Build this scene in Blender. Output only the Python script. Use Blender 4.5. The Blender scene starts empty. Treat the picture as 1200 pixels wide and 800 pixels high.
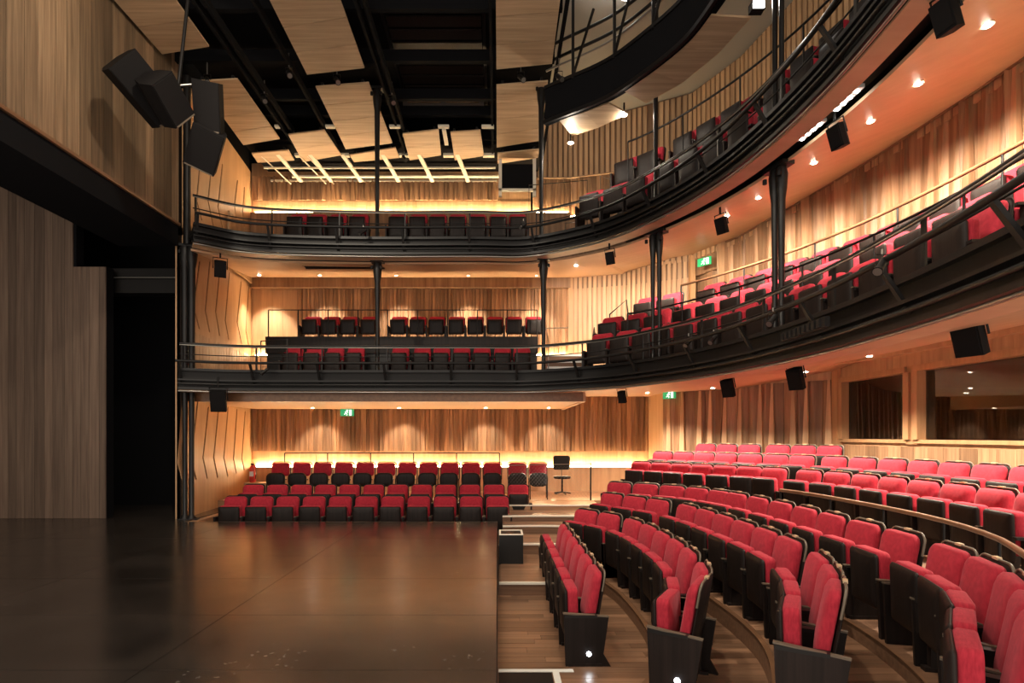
import bpy, bmesh, math, random
from mathutils import Vector
random.seed(7)
S = bpy.context.scene
COL = S.collection
PI = math.pi

# ------------------------------------------------------------------ camera
cam_d = bpy.data.cameras.new('camera'); cam = bpy.data.objects.new('camera', cam_d); COL.objects.link(cam)
cam.location = (0, 0, 1.65); cam.rotation_euler = (PI/2, 0, 0)
cam_d.sensor_width = 36; cam_d.lens = 36*650/1200
cam_d.shift_x = 17/1200; cam_d.shift_y = 110/1200
cam_d.clip_start = 0.05; cam_d.clip_end = 100
S.camera = cam
# ------------------------------------------------------------------ world + exposure
w = bpy.data.worlds.new('room_air'); S.world = w; w.use_nodes = True
w.node_tree.nodes['Background'].inputs[0].default_value = (1.0, 0.88, 0.76, 1)
w.node_tree.nodes['Background'].inputs[1].default_value = 0.55
S.view_settings.view_transform = 'Standard'; S.view_settings.look = 'None'
S.view_settings.exposure = 1.62; S.view_settings.gamma = 1; S.view_settings.use_curve_mapping = False
S.cycles.max_bounces = 6; S.cycles.diffuse_bounces = 4; S.cycles.glossy_bounces = 3
S.cycles.use_denoising = True
S.cycles.sample_clamp_indirect = 4
DOWN_W, LED_E, FILL_W, TUBE_E = 120, 34, 260, 8

# ------------------------------------------------------------------ helpers
def link(o, parent=None):
    COL.objects.link(o)
    if parent: o.parent = parent
    return o
def thing(name, label, cat, loc=(0,0,0), rz=0, group=None):
    o = bpy.data.objects.new(name, None); COL.objects.link(o)
    o.location = loc; o.rotation_euler = (0,0,rz); o.empty_display_size = .1
    o['label'] = label; o['category'] = cat
    if group: o['group'] = group
    return o
def tag(o, label, cat, group=None):
    o['label'] = label; o['category'] = cat
    if group: o['group'] = group
    return o
def struct(o):
    o['kind'] = 'structure'; return o
class MB:
    def __init__(s): s.v=[]; s.f=[]; s.sm=[]
    def add(s, vs, fs, smooth=False):
        b=len(s.v); s.v+= [tuple(v) for v in vs]; s.f+=[tuple(i+b for i in f) for f in fs]; s.sm+=[smooth]*len(fs); return s
    def box(s, x0,x1,y0,y1,z0,z1):
        return s.add([(x0,y0,z0),(x1,y0,z0),(x1,y1,z0),(x0,y1,z0),(x0,y0,z1),(x1,y0,z1),(x1,y1,z1),(x0,y1,z1)],
            [(0,3,2,1),(4,5,6,7),(0,1,5,4),(1,2,6,5),(2,3,7,6),(3,0,4,7)])
    def bar(s, a, b, r, n=8, r2=None, rect=None):
        a=Vector(a); b=Vector(b); d=(b-a).normalized()
        up=Vector((0,0,1)) if abs(d.z)<.95 else Vector((1,0,0))
        u=d.cross(up).normalized(); v=u.cross(d).normalized()
        if rect:
            ring=[(-rect[0]/2,-rect[1]/2),(rect[0]/2,-rect[1]/2),(rect[0]/2,rect[1]/2),(-rect[0]/2,rect[1]/2)]; n=4
            A=[a+u*p+v*q for p,q in ring]; B=[b+u*p+v*q for p,q in ring]; sm=False
        else:
            r2=r if r2 is None else r2
            A=[a+(u*math.cos(2*PI*i/n)+v*math.sin(2*PI*i/n))*r for i in range(n)]
            B=[b+(u*math.cos(2*PI*i/n)+v*math.sin(2*PI*i/n))*r2 for i in range(n)]; sm=True
        s.add(A+B,[(i,(i+1)%n,n+(i+1)%n,n+i) for i in range(n)],sm)
        s.add(A,[tuple(range(n))[::-1]]); s.add(B,[tuple(range(n))]); return s
    def tube(s, pts, r, n=6):
        pts=[Vector(p) for p in pts]; rings=[]
        for i,p in enumerate(pts):
            d=(pts[min(i+1,len(pts)-1)]-pts[max(i-1,0)]).normalized()
            up=Vector((0,0,1)) if abs(d.z)<.97 else Vector((1,0,0))
            u=d.cross(up).normalized(); v=u.cross(d)
            rings.append([p+(u*math.cos(2*PI*k/n)+v*math.sin(2*PI*k/n))*r for k in range(n)])
        vs=[q for R in rings for q in R]; fs=[]
        for i in range(len(pts)-1):
            for k in range(n): fs.append((i*n+k,i*n+(k+1)%n,(i+1)*n+(k+1)%n,(i+1)*n+k))
        s.add(vs,fs,True); s.add(rings[0],[tuple(range(n))[::-1]]); s.add(rings[-1],[tuple(range(n))]); return s
    def ribbon(s, sec):
        """closed band swept: sec = list of cross sections, each a list of points in order round the section"""
        n=len(sec[0]); vs=[p for q in sec for p in q]; fs=[]
        for i in range(len(sec)-1):
            for k in range(n): fs.append((i*n+k,(i+1)*n+k,(i+1)*n+(k+1)%n,i*n+(k+1)%n))
        s.add(vs,fs); s.add(sec[0],[tuple(range(n))]); s.add(sec[-1],[tuple(range(n))[::-1]]); return s
    def lathe(s, prof, c=(0,0,0), n=14):
        vs=[];fs=[]
        for r,z in prof:
            for k in range(n): vs.append((c[0]+r*math.cos(2*PI*k/n),c[1]+r*math.sin(2*PI*k/n),c[2]+z))
        for i in range(len(prof)-1):
            for k in range(n): fs.append((i*n+k,i*n+(k+1)%n,(i+1)*n+(k+1)%n,(i+1)*n+k))
        s.add(vs,fs,True)
        s.add(vs[:n],[tuple(range(n))[::-1]]); s.add(vs[-n:],[tuple(range(n))]); return s
    def mesh(s, name, mat):
        m=bpy.data.meshes.new(name); m.from_pydata(s.v,[],s.f)
        m.polygons.foreach_set('use_smooth', s.sm)
        if mat: m.materials.append(mat)
        bm=bmesh.new(); bm.from_mesh(m); bmesh.ops.recalc_face_normals(bm, faces=bm.faces); bm.to_mesh(m); bm.free()
        m.update(); return m
    def obj(s, name, mat, parent=None, loc=(0,0,0), rz=0):
        o=bpy.data.objects.new(name, s.mesh(name,mat)); link(o,parent); o.location=loc; o.rotation_euler=(0,0,rz); return o
def inst(name, mesh, parent=None, loc=(0,0,0), rz=0, sc=(1,1,1), rot=None):
    o=bpy.data.objects.new(name, mesh); link(o,parent); o.location=loc
    o.rotation_euler = rot if rot else (0,0,rz); o.scale=sc; return o
def copy_tree(root, loc, rz, label=None, group=None, sc=None):
    r=root.copy(); COL.objects.link(r); r.location=loc; r.rotation_euler=(0,0,rz)
    if sc: r.scale=sc
    if label: r['label']=label
    if group: r['group']=group
    for ch in root.children:
        c=ch.copy(); COL.objects.link(c); c.parent=r
        for g in ch.children:
            d=g.copy(); COL.objects.link(d); d.parent=c
    return r
# curves -----------------------------------------------------------
NS=14
def cr(P, n=NS):
    P=[Vector((*p,0)) for p in P]; Q=[2*P[0]-P[1]]+P+[2*P[-1]-P[-2]]; out=[]
    for i in range(1,len(Q)-2):
        a,b,c,d=Q[i-1],Q[i],Q[i+1],Q[i+2]
        for j in range(n):
            t=j/n; out.append(.5*((2*b)+(c-a)*t+(2*a-5*b+4*c-d)*t*t+(3*b-a-3*c+d)*t**3))
    out.append(P[-1].copy()); return out
def lin(P, n=NS):
    P=[Vector((*p,0)) for p in P]; out=[]
    for a,b in zip(P,P[1:]):
        for j in range(n): out.append(a.lerp(b,j/n))
    out.append(P[-1].copy()); return out
def tang(C,i):
    return (C[min(i+1,len(C)-1)]-C[max(i-1,0)]).normalized()
def off(C,d):
    return [p+d*Vector((-tang(C,i).y,tang(C,i).x,0)) for i,p in enumerate(C)]
def arcl(C):
    L=[0]
    for a,b in zip(C,C[1:]): L.append(L[-1]+(b-a).length)
    return L
def at(C,L,s):
    s=max(0,min(s,L[-1])); 
    for i in range(len(L)-1):
        if L[i+1]>=s: break
    t=(s-L[i])/max(1e-9,L[i+1]-L[i]); return C[i].lerp(C[i+1],t),(C[i+1]-C[i]).normalized()
def near(C,L,p):
    p=Vector((*p,0)); i=min(range(len(C)),key=lambda k:(C[k]-p).length); return L[i]
def resample(C,n):
    L=arcl(C); return [at(C,L,L[-1]*i/(n-1))[0] for i in range(n)]
def zed(p,z): return (p.x,p.y,z)

# ------------------------------------------------------------------ materials
def mat(name, col, rough=.5, spec=.5, metal=0, emit=None, es=0, sheen=0):
    m=bpy.data.materials.new(name); m.use_nodes=True; b=m.node_tree.nodes['Principled BSDF']
    b.inputs['Base Color'].default_value=(*col,1); b.inputs['Roughness'].default_value=rough
    b.inputs['Specular IOR Level'].default_value=spec; b.inputs['Metallic'].default_value=metal
    if emit: b.inputs['Emission Color'].default_value=(*emit,1); b.inputs['Emission Strength'].default_value=es
    if sheen: b.inputs['Sheen Weight'].default_value=sheen
    return m
def wood(name, a, b, axis='Z', rough=.5, var=.35, scale=1.0, coarse=14, spec=.35, knots=False):
    """two-tone grain stretched along one object axis, tone shifted per piece"""
    m=mat(name,a,rough,spec); nt=m.node_tree; N=nt.nodes; Lk=nt.links; bs=N['Principled BSDF']
    tc=N.new('ShaderNodeTexCoord'); mp=N.new('ShaderNodeMapping'); oi=N.new('ShaderNodeObjectInfo')
    geo=N.new('ShaderNodeNewGeometry')
    sc=[coarse*scale]*3; sc['XYZ'.index(axis)]=.7*scale
    mp.inputs['Scale'].default_value=sc
    ad=N.new('ShaderNodeVectorMath'); ad.operation='MULTIPLY_ADD'
    Lk.new(geo.outputs['Position'],mp.inputs['Vector'])
    cmb=N.new('ShaderNodeCombineXYZ')
    for k in range(3): Lk.new(oi.outputs['Random'],cmb.inputs[k])
    ad.inputs[1].default_value=(37,37,37); Lk.new(cmb.outputs[0],ad.inputs[0]); Lk.new(mp.outputs[0],ad.inputs[2])
    no=N.new('ShaderNodeTexNoise'); no.inputs['Scale'].default_value=1.0; no.inputs['Detail'].default_value=5; no.inputs['Roughness'].default_value=.6
    Lk.new(ad.outputs[0],no.inputs['Vector'])
    rp=N.new('ShaderNodeValToRGB'); rp.color_ramp.elements[0].position=.32; rp.color_ramp.elements[1].position=.68
    rp.color_ramp.elements[0].color=(*b,1); rp.color_ramp.elements[1].color=(*a,1)
    Lk.new(no.outputs['Fac'],rp.inputs[0])
    mr=N.new('ShaderNodeMapRange'); mr.inputs['To Min'].default_value=1-var; mr.inputs['To Max'].default_value=1+var*.55
    Lk.new(oi.outputs['Random'],mr.inputs['Value'])
    mu=N.new('ShaderNodeVectorMath'); mu.operation='SCALE'
    Lk.new(rp.outputs[0],mu.inputs[0]); Lk.new(mr.outputs[0],mu.inputs['Scale'])
    Lk.new(mu.outputs[0],bs.inputs['Base Color'])
    bp=N.new('ShaderNodeBump'); bp.inputs['Strength'].default_value=.12; bp.inputs['Distance'].default_value=.01
    Lk.new(no.outputs['Fac'],bp.inputs['Height']); Lk.new(bp.outputs[0],bs.inputs['Normal'])
    return m
M={}
M['fin']   = wood('timber_fin_wood',(.45,.265,.145),(.245,.132,.07),'Z',.5,.38)
M['slat']  = wood('pale_slat_wood',(.60,.385,.215),(.44,.265,.14),'Z',.5,.16)
M['flat']  = wood('plain_panel_wood',(.57,.35,.19),(.41,.24,.125),'Z',.5,.1,coarse=9)
M['ply']   = wood('plywood_wood',(.59,.36,.19),(.49,.285,.145),'Z',.48,.08,coarse=6)
M['soffit']= wood('soffit_wood',(.62,.40,.24),(.55,.34,.20),'X',.42,.05,coarse=5)
M['plank'] = wood('old_plank_wood',(.31,.205,.12),(.15,.095,.055),'Z',.65,.62,coarse=22)
M['stageplank'] = wood('dark_plank_wood',(.20,.135,.095),(.12,.078,.055),'Z',.6,.3,coarse=18)
M['ceil']  = wood('ceiling_ply_wood',(.60,.42,.26),(.42,.285,.17),'X',.5,.12,coarse=16)
M['floor'] = wood('floorboard_wood',(.30,.165,.095),(.17,.088,.05),'X',.33,.42,coarse=26,spec=.5)
M['step']  = wood('step_wood',(.22,.12,.07),(.13,.068,.04),'X',.4,.1,coarse=22)
M['platform']=wood('platform_wood',(.46,.26,.14),(.32,.17,.09),'X',.4,.1,coarse=18)
M['booth'] = wood('booth_frame_wood',(.50,.29,.145),(.40,.22,.105),'Z',.45,.1)
M['rail']  = wood('rail_wood',(.22,.11,.055),(.15,.075,.04),'Y',.3,.1)
M['black'] = mat('black_steel',(.008,.0072,.0068),.42,.35)
M['matte'] = mat('black_drape',(.007,.007,.008),.95,.1)
M['cloth'] = mat('black_speaker_cloth',(.008,.007,.007),.75,.12)
M['dark']  = mat('dark_painted_steel',(.009,.008,.0075),.5,.25)
M['glint'] = mat('worn_grey_steel',(.30,.28,.25),.3,.5,.8)
M['cream'] = mat('cream_painted_steel',(.72,.66,.54),.5)
M['grey']  = mat('grey_painted_soffit',(.42,.40,.35),.8)
M['gap']   = mat('shadow_gap_lining',(.012,.008,.006),.8,.1)
M['seatwood']=wood('dark_seat_veneer',(.020,.013,.011),(.010,.007,.006),'Z',.48,.25,coarse=30,spec=.22)
M['edge']  = mat('veneer_edge',(.13,.10,.07),.4)
M['plate'] = mat('brass_number_plate',(.62,.46,.28),.35,.5,.3)
M['nose']  = mat('pale_nosing',(.80,.74,.62),.5)
M['tape']  = mat('pale_tape',(.78,.76,.70),.6)
M['white'] = mat('white_plastic',(.75,.75,.72),.4)
M['red']   = mat('red_paint',(.60,.05,.04),.35)
M['green'] = mat('exit_green',(.02,.30,.10),.4,emit=(.05,.8,.3),es=.12)
M['pict']  = mat('exit_white',(.8,.85,.8),.4,emit=(.9,1,.9),es=.6)
M['lens']  = mat('lamp_lens',(1,1,1),.3,emit=(1,.88,.70),es=18)
M['aisle'] = mat('aisle_lamp_lens',(1,1,1),.3,emit=(.85,.93,1),es=12)
M['led']   = mat('led_strip_glow',(1,1,1),.3,emit=(1,.76,.44),es=LED_E)
M['led_soft']=mat('soft_led_glow',(1,1,1),.3,emit=(1,.76,.44),es=LED_E*.3)
M['tube']  = mat('tube_glow',(1,1,1),.3,emit=(1,.97,.9),es=TUBE_E)
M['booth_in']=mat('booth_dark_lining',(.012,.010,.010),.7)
M['screen']= mat('grey_console',(.30,.28,.25),.5)
# velvet
def velvet():
    m=mat('red_seat_velour',(.50,.026,.045),.85,.2,sheen=.25); nt=m.node_tree;N=nt.nodes;Lk=nt.links;b=N['Principled BSDF']
    b.inputs['Sheen Tint'].default_value=(1,.35,.4,1)
    no=N.new('ShaderNodeTexNoise'); no.inputs['Scale'].default_value=9; no.inputs['Detail'].default_value=4
    rp=N.new('ShaderNodeValToRGB'); rp.color_ramp.elements[0].color=(.31,.015,.029,1); rp.color_ramp.elements[1].color=(.42,.024,.042,1)
    rp.color_ramp.elements[0].position=.35; rp.color_ramp.elements[1].position=.65
    Lk.new(no.outputs['Fac'],rp.inputs[0]); Lk.new(rp.outputs[0],b.inputs['Base Color']); return m
M['velvet']=velvet()
def stage_mat():
    m=mat('worn_black_stage',(.04,.03,.024),.3,.5); nt=m.node_tree;N=nt.nodes;Lk=nt.links;b=N['Principled BSDF']
    geo=N.new('ShaderNodeNewGeometry')
    no=N.new('ShaderNodeTexNoise'); no.inputs['Scale'].default_value=1.3; no.inputs['Detail'].default_value=8; no.inputs['Roughness'].default_value=.65
    Lk.new(geo.outputs['Position'],no.inputs['Vector'])
    rp=N.new('ShaderNodeValToRGB'); rp.color_ramp.elements[0].color=(.020,.016,.0135,1); rp.color_ramp.elements[1].color=(.058,.046,.037,1)
    rp.color_ramp.elements[0].position=.3; rp.color_ramp.elements[1].position=.75
    Lk.new(no.outputs['Fac'],rp.inputs[0])
    # small scuffs of chipped paint
    n2=N.new('ShaderNodeTexNoise'); n2.inputs['Scale'].default_value=16; n2.inputs['Detail'].default_value=3
    n3=N.new('ShaderNodeTexNoise'); n3.inputs['Scale'].default_value=.9; n3.inputs['Detail'].default_value=2
    Lk.new(geo.outputs['Position'],n2.inputs['Vector']); Lk.new(geo.outputs['Position'],n3.inputs['Vector'])
    r2=N.new('ShaderNodeValToRGB'); r2.color_ramp.elements[0].position=.63; r2.color_ramp.elements[1].position=.66
    Lk.new(n2.outputs['Fac'],r2.inputs[0])
    r3=N.new('ShaderNodeValToRGB'); r3.color_ramp.elements[0].position=.52; r3.color_ramp.elements[1].position=.62
    Lk.new(n3.outputs['Fac'],r3.inputs[0])
    mu=N.new('ShaderNodeMath'); mu.operation='MULTIPLY'; Lk.new(r2.outputs[0],mu.inputs[0]); Lk.new(r3.outputs[0],mu.inputs[1])
    mx=N.new('ShaderNodeMix'); mx.data_type='RGBA'; Lk.new(mu.outputs[0],mx.inputs['Factor']); Lk.new(rp.outputs[0],mx.inputs['A']); mx.inputs['B'].default_value=(.17,.14,.115,1)
    Lk.new(mx.outputs['Result'],b.inputs['Base Color'])
    mr=N.new('ShaderNodeMapRange'); mr.inputs['To Min'].default_value=.13; mr.inputs['To Max'].default_value=.30; b.inputs['Specular IOR Level'].default_value=.75; b.inputs['IOR'].default_value=1.8
    Lk.new(no.outputs['Fac'],mr.inputs['Value']); Lk.new(mr.outputs[0],b.inputs['Roughness'])
    bp=N.new('ShaderNodeBump'); bp.inputs['Strength'].default_value=.05; Lk.new(no.outputs['Fac'],bp.inputs['Height']); Lk.new(bp.outputs[0],b.inputs['Normal'])
    return m
M['stage']=stage_mat()
def glass_mat():
    m=bpy.data.materials.new('booth_glass'); m.use_nodes=True; nt=m.node_tree;N=nt.nodes;Lk=nt.links
    N.remove(N['Principled BSDF']); out=N['Material Output']
    g=N.new('ShaderNodeBsdfGlossy'); g.inputs['Roughness'].default_value=.02; g.inputs['Color'].default_value=(.9,.9,.9,1)
    t=N.new('ShaderNodeBsdfTransparent'); t.inputs['Color'].default_value=(.55,.55,.55,1)
    f=N.new('ShaderNodeFresnel'); f.inputs['IOR'].default_value=1.9
    mx=N.new('ShaderNodeMixShader'); Lk.new(f.outputs[0],mx.inputs[0]); Lk.new(t.outputs[0],mx.inputs[1]); Lk.new(g.outputs[0],mx.inputs[2]); Lk.new(mx.outputs[0],out.inputs[0]); return m
M['glass']=glass_mat()

# ------------------------------------------------------------------ plan curves (metres, stage edge is x = 0)
Fc=[(-6.1,10.6),(-5.0,10.95),(-2.5,11),(-.5,11),(.6,11),(1.6,10.45),(2.2,9.85),(2.75,8.9),(3.1,8.0),(3.3,7.1),(3.4,6),(3.38,5),(3.25,3.8),(2.95,2.4),(2.5,1.2)]
F2c=[(-5.62,10.25),(-4.75,10.8),(-2.8,11)]+Fc[3:]
Wc=[(-6.6,15),(-5.2,15),(-2.5,15),(0,15),(1.9,15),(3.4,14.6),(4.86,13.85),(5.5,12.5),(5.9,10.5),(6.15,8.9),(6.3,7.2),(6.35,5.6),(6.2,4.0),(5.8,2.3),(5.2,.6)]
Gc=[(-6.6,15),(-5.2,15),(-2.5,15),(0,15),(1.9,15),(4.1,15),(4.12,13.6),(5.5,12.45),(6.9,11.3),(6.9,9.3),(6.9,7.4),(6.9,5.6),(6.9,4),(6.8,2.3),(6.2,.6)]
F1=cr(Fc); F2=cr(F2c); WL=lin(Wc); GL=lin(Gc)
NP=len(F1)

# ================================================================== STRUCTURE
# ---- stage and floors
b=MB(); b.box(-11,-.06,2.4,10.6,-.55,-.02); b.box(-11,-6.0,10.6,13.2,-.55,-.02)
stage=struct(b.obj('floor_stage',M['dark']))
xs=[-11,-9.8,-7.4,-5.0,-2.5,-.005]; ys=[2.4,3.9,5.1,6.4,7.6,8.9,10.6]
for i in range(len(xs)-1):
    for j in range(len(ys)-1):
        MB().box(xs[i]+.003,xs[i+1]-.003,ys[j]+.003,ys[j+1]-.003,-.03,0).obj('stage_board',M['stage'],stage)
for x0,x1 in ((-11,-8.6),(-8.6,-6.0)):
    MB().box(x0+.0015,x1-.0015,10.6015,13.2,-.03,0).obj('stage_board',M['stage'],stage)
MB().box(-.03,0.0,2.4,10.6,-.55,-.031).obj('stage_fascia',M['dark'],stage)
MB().box(-6.0,0,10.6,10.63,-.4,-.001).obj('edge_strip',M['edge'],stage)

fl=struct(MB().box(0,8,-.5,16,-.75,-.575).obj('floor',M['step']))
# ---- stepped terraces under the rows
RB=[(1.0,9.35),(1.72,8.38),(1.98,7.6),(2.05,6.8),(2.03,5.8),(1.87,4.9),(1.55,4.3),(1.1,3.8)]
RC=[(1.75,9.75),(2.5,8.6),(2.75,7.8),(2.85,6.8),(2.86,5.4),(2.68,4.5),(2.25,3.6),(1.7,2.9)]
RD=[(2.1,10.25),(3.1,9.4),(3.55,8.4),(3.7,7.2),(3.7,6.0),(3.63,4.7),(3.3,3.55),(2.6,2.6)]
RE=[(2.75,12.35),(3.5,11.6),(4.15,10.75),(4.85,9.85),(5.15,9.1),(5.37,8.2),(5.42,7.2),(5.4,6.2),(5.25,5.2),(4.9,4.2),(4.3,3.2)]
cB,cC,cD,cE=cr(RB),cr(RC),cr(RD),cr(RE); cF=off(cE,.8); cG=off(cE,1.55)
zA,zB,zC,zD,zE,zF,zG=-.55,-.40,-.21,-.08,.207,.41,.58
NT=80
def terr(name,c0,c1,z,zb):
    A=resample(c0,NT);B_=resample(c1,NT)
    b=MB().ribbon([[zed(a,zb),zed(a,z),zed(q,z),zed(q,zb)] for a,q in zip(A,B_)])
    o=struct(b.obj(name,M['step']))
    n=MB().ribbon([[zed(a,z-.03),zed(a,z+.004),zed(a.lerp(q,.045/max(.05,(q-a).length)),z+.004),zed(a.lerp(q,.045/max(.05,(q-a).length)),z-.03)] for a,q in zip(A,B_)])
    n.obj('step_edge',M['rail'],o); return o
fB,fC,fD,fE,fF,fG=off(cB,-.46),off(cC,-.44),off(cD,-.42),off(cE,-1.0),off(cF,-.38),off(cG,-.36)
terr('floor_terrace',fB,off(cC,-.40),zB-.001,-.6)
terr('floor_terrace',fC,off(cD,-.38),zC-.001,-.6)
terr('floor_terrace',fD,off(cE,-.9),zD-.001,-.6)
terr('floor_terrace',fE,off(cF,-.34),zE-.001,-.6)
terr('floor_terrace',fF,off(cG,-.32),zF-.001,-.6)
terr('floor_terrace',fG,off(cG,1.6),zG-.001,-.6)
def xof(C,y):
    for p,q in zip(C,C[1:]):
        if p.y>=y>=q.y and p.y>q.y: return p.x+(q.x-p.x)*(p.y-y)/(p.y-q.y)
    return None
for tname,c0,c1,z,ylo,yhi in (('floor_terrace',fB,off(cC,-.44),zB,3.3,8.6),('floor_terrace.001',fC,off(cD,-.42),zC,3.0,8.8)):
    par=bpy.data.objects[tname]; y=ylo
    while y<yhi:
        y2=y+.117; q=[xof(c0,y),xof(c0,y2),xof(c1,y),xof(c1,y2)]
        if None not in q:
            la,lb=q[0]+.05,q[1]+.05; ra,rb=q[2]-.003,q[3]-.003
            n_=max(1,round(((ra-la)+(rb-lb))/2/.75)); cut=[0]+sorted((k+random.uniform(-.3,.3))/n_ for k in range(1,n_))+[1]
            for u,v in zip(cut,cut[1:]):
                e=.0015; P=[(la+(ra-la)*u+e,y),(la+(ra-la)*v-e,y),(lb+(rb-lb)*v-e,y2),(lb+(rb-lb)*u+e,y2)]
                MB().add([(a_,b_,z-.015) for a_,b_ in P]+[(a_,b_,z+.004) for a_,b_ in P],[(0,3,2,1),(4,5,6,7),(0,1,5,4),(1,2,6,5),(2,3,7,6),(3,0,4,7)]).obj('floorboard',M['floor'],par)
        y+=.12
pm=MB().box(0,1,0,1,0,1).mesh('floorboard',M['floor'])
y=2.75; k=0
while y<7.6:
    x=0.005-random.random()*.9
    xm=(xof(fB,y+.06) or 1.0)+.08
    while x<xm:
        L=random.uniform(.7,1.5); x0=max(x,.005); x1=min(x+L,xm)
        if x1-x0>.05: inst('floorboard',pm,fl,(x0,y,-.575),0,(x1-x0-.003,.117,.025+random.uniform(-.001,.001)))
        x+=L
    y+=.12
# steps of the aisle beside the stage, rising towards the far wall
def step(x0,x1,y0,y1,z,bow,nose=True):
    n=9; fr=[(x0+(x1-x0)*i/(n-1), y0+bow*math.sin(PI*i/(n-1))) for i in range(n)]
    b=MB().ribbon([[(x,yy,-.6),(x,yy,z),(x,y1,z),(x,y1,-.6)] for x,yy in fr])
    o=struct(b.obj('floor_step',M['step'] if z<.1 else M['platform']))
    # treads are boards laid on the step
    ny=max(2,int((y1-y0)/.16)); 
    for i in range(ny):
        ya=y0+bow+(y1-y0-bow)*i/ny
        if z<.1: MB().box(x0+.03,x1-.02,ya+.002,ya+(y1-y0-bow)/ny-.002,z-.01,z+.006).obj('tread_board',M['floor'],o)
    if nose:
        MB().ribbon([[(x,yy-.012,z-.02),(x,yy-.012,z+.010),(x,yy+.035,z+.010),(x,yy+.035,z-.02)] for x,yy in fr]).obj('nosing',M['nose'],o)
    return o
step(.02,.70,7.63,9.45,-.38,0)
step(.02,1.25,9.45,10.46,-.21,.06)
step(.10,1.30,10.46,11.0,-.06,.05)
step(.10,1.75,11.0,11.9,.05,.05)
step(.10,2.2,11.9,12.72,.155,0)
# platforms below the far rows
st=struct(MB().box(-6.6,.08,10.64,11.6,-.6,-.47).obj('floor_far_rows',M['step']))
struct(MB().box(-6.6,.35,11.6,12.7,-.6,-.31).obj('floor_far_rows',M['step']))
struct(MB().box(-6.7,4.3,12.7,15,-.6,.16).obj('floor_far_walkway',M['platform']))
struct(MB().box(-6.55,-5.85,10.65,12.6,-.33,-.02).obj('floor_side_ramp',M['platform']))
# ---- outer shell
struct(MB().box(-11.2,9,15.35,15.5,-.6,10.4).obj('wall_far_backing',M['dark']))

# fins ----------------------------------------------------------------
def fin_mesh(at_,ab,dt,db):
    return MB().add([(0,0,0),(1,0,0),(ab,-db,0),(0,0,1),(1,0,1),(at_,-dt,1)],[(0,2,5,3),(2,1,4,5),(1,0,3,4),(0,1,2),(3,5,4)]).mesh('timber_fin',M['fin'])
FIN=[fin_mesh(.1,.9,.05,.05),fin_mesh(.85,.2,.05,.05),fin_mesh(.5,.95,.07,.02),fin_mesh(.1,.35,.03,.07)]
BIGFIN=[fin_mesh(.15,.15,.10,.02),fin_mesh(.9,.3,.03,.11),fin_mesh(.5,.15,.04,.13)]
WEDGE=[MB().add([(a0,0,0),(a1,0,0),(b1,0,1),(b0,0,1),(a0+.04,-d0,0),(a1-.04,-d0,0),(b1-.02,-d1,1),(b0+.02,-d1,1)],[(0,1,2,3),(7,6,5,4),(0,4,5,1),(1,5,6,2),(2,6,7,3),(3,7,4,0)]).mesh('timber_wedge',M['slat']) for a0,a1,b0,b1,d0,d1 in ((.05,.62,.30,.46,.09,.05),(.30,.92,.55,.72,.10,.04),(.38,.55,.15,.80,.05,.09),(.1,.75,.05,.2,.08,.05))]
WEDGE2=[]
for m_ in WEDGE:
    q_=m_.copy(); q_.materials[0]=M['fin']; WEDGE2.append(q_)
SLAT=MB().box(0,1,-.05,0,0,1).mesh('timber_slat',M['slat'])
BOARD=MB().box(.008,.992,-.02,0,0,1).mesh('wall_board',M['flat'])
BOOTHB=MB().box(.01,.99,-.03,0,0,1).mesh('wall_board',M['fin'])
def along(C, pitch):
    L=arcl(C); n=max(1,int(L[-1]/pitch)); p=L[-1]/n
    for i in range(n):
        P,_=at(C,L,i*p+1e-4); Q,_=at(C,L,(i+1)*p-1e-4); t=(Q-P)
        yield i,P,t.length,math.atan2(t.y,t.x)
def fins(parent,C,z0,z1,pitch,meshes,name='timber_fin',gap=1.0,zf=None,dy=0):
    for i,P,l,a in along(C,pitch):
        z1_=zf(P) if zf else z1
        m=meshes[random.randrange(len(meshes))]
        q=P+Vector((math.sin(a),-math.cos(a),0))*dy
        inst(name,m,parent,(q.x,q.y,z0),a,(l*gap,1,z1_-z0))
def wall(name,C,z0,z1,m,th=.12,zf=None):
    O=off(C,th)
    b=MB().ribbon([[zed(p,z0),zed(p,zf(p) if zf else z1),zed(q,zf(p) if zf else z1),zed(q,z0)] for p,q in zip(C,O)])
    return struct(b.obj(name,m))
V=lambda x,y: Vector((x,y,0))
# ---- stalls level, far wall
wf=wall('wall_far',[V(-6.65,15),V(4.1,15)],-.3,2.95,M['flat'])
fins(wf,[V(-6.6,15),V(4.1,15)],1.23,2.78,.125,FIN,dy=.03)
fins(wf,[V(-6.6,15),V(4.1,15)],.16,1.22,.42,[BOARD],name='wall_board')
MB().box(-3.62,-3.54,14.90,15,1.2,2.78).obj('panel_edge',M['booth'],wf)
MB().box(-6.6,4.1,14.80,14.999,.155,.80).obj('wainscot',M['flat'],wf)
# ---- stalls level, right rear walls
wr=wall('wall_right',[V(4.1,15.1),V(4.12,13.6),V(6.9,11.3)],-.3,3.1,M['slat'])
fins(wr,[V(4.12,13.6),V(6.9,11.3)],.6,2.78,.235,FIN,dy=.01)
fins(wr,[V(4.12,13.6),V(6.9,11.3)],.6,2.78,.31,WEDGE[:2],name='timber_wedge',dy=.04)
MB().box(4.06,4.12,13.6,14.95,.16,2.75).obj('corner_board',M['slat'],wr)
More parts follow.
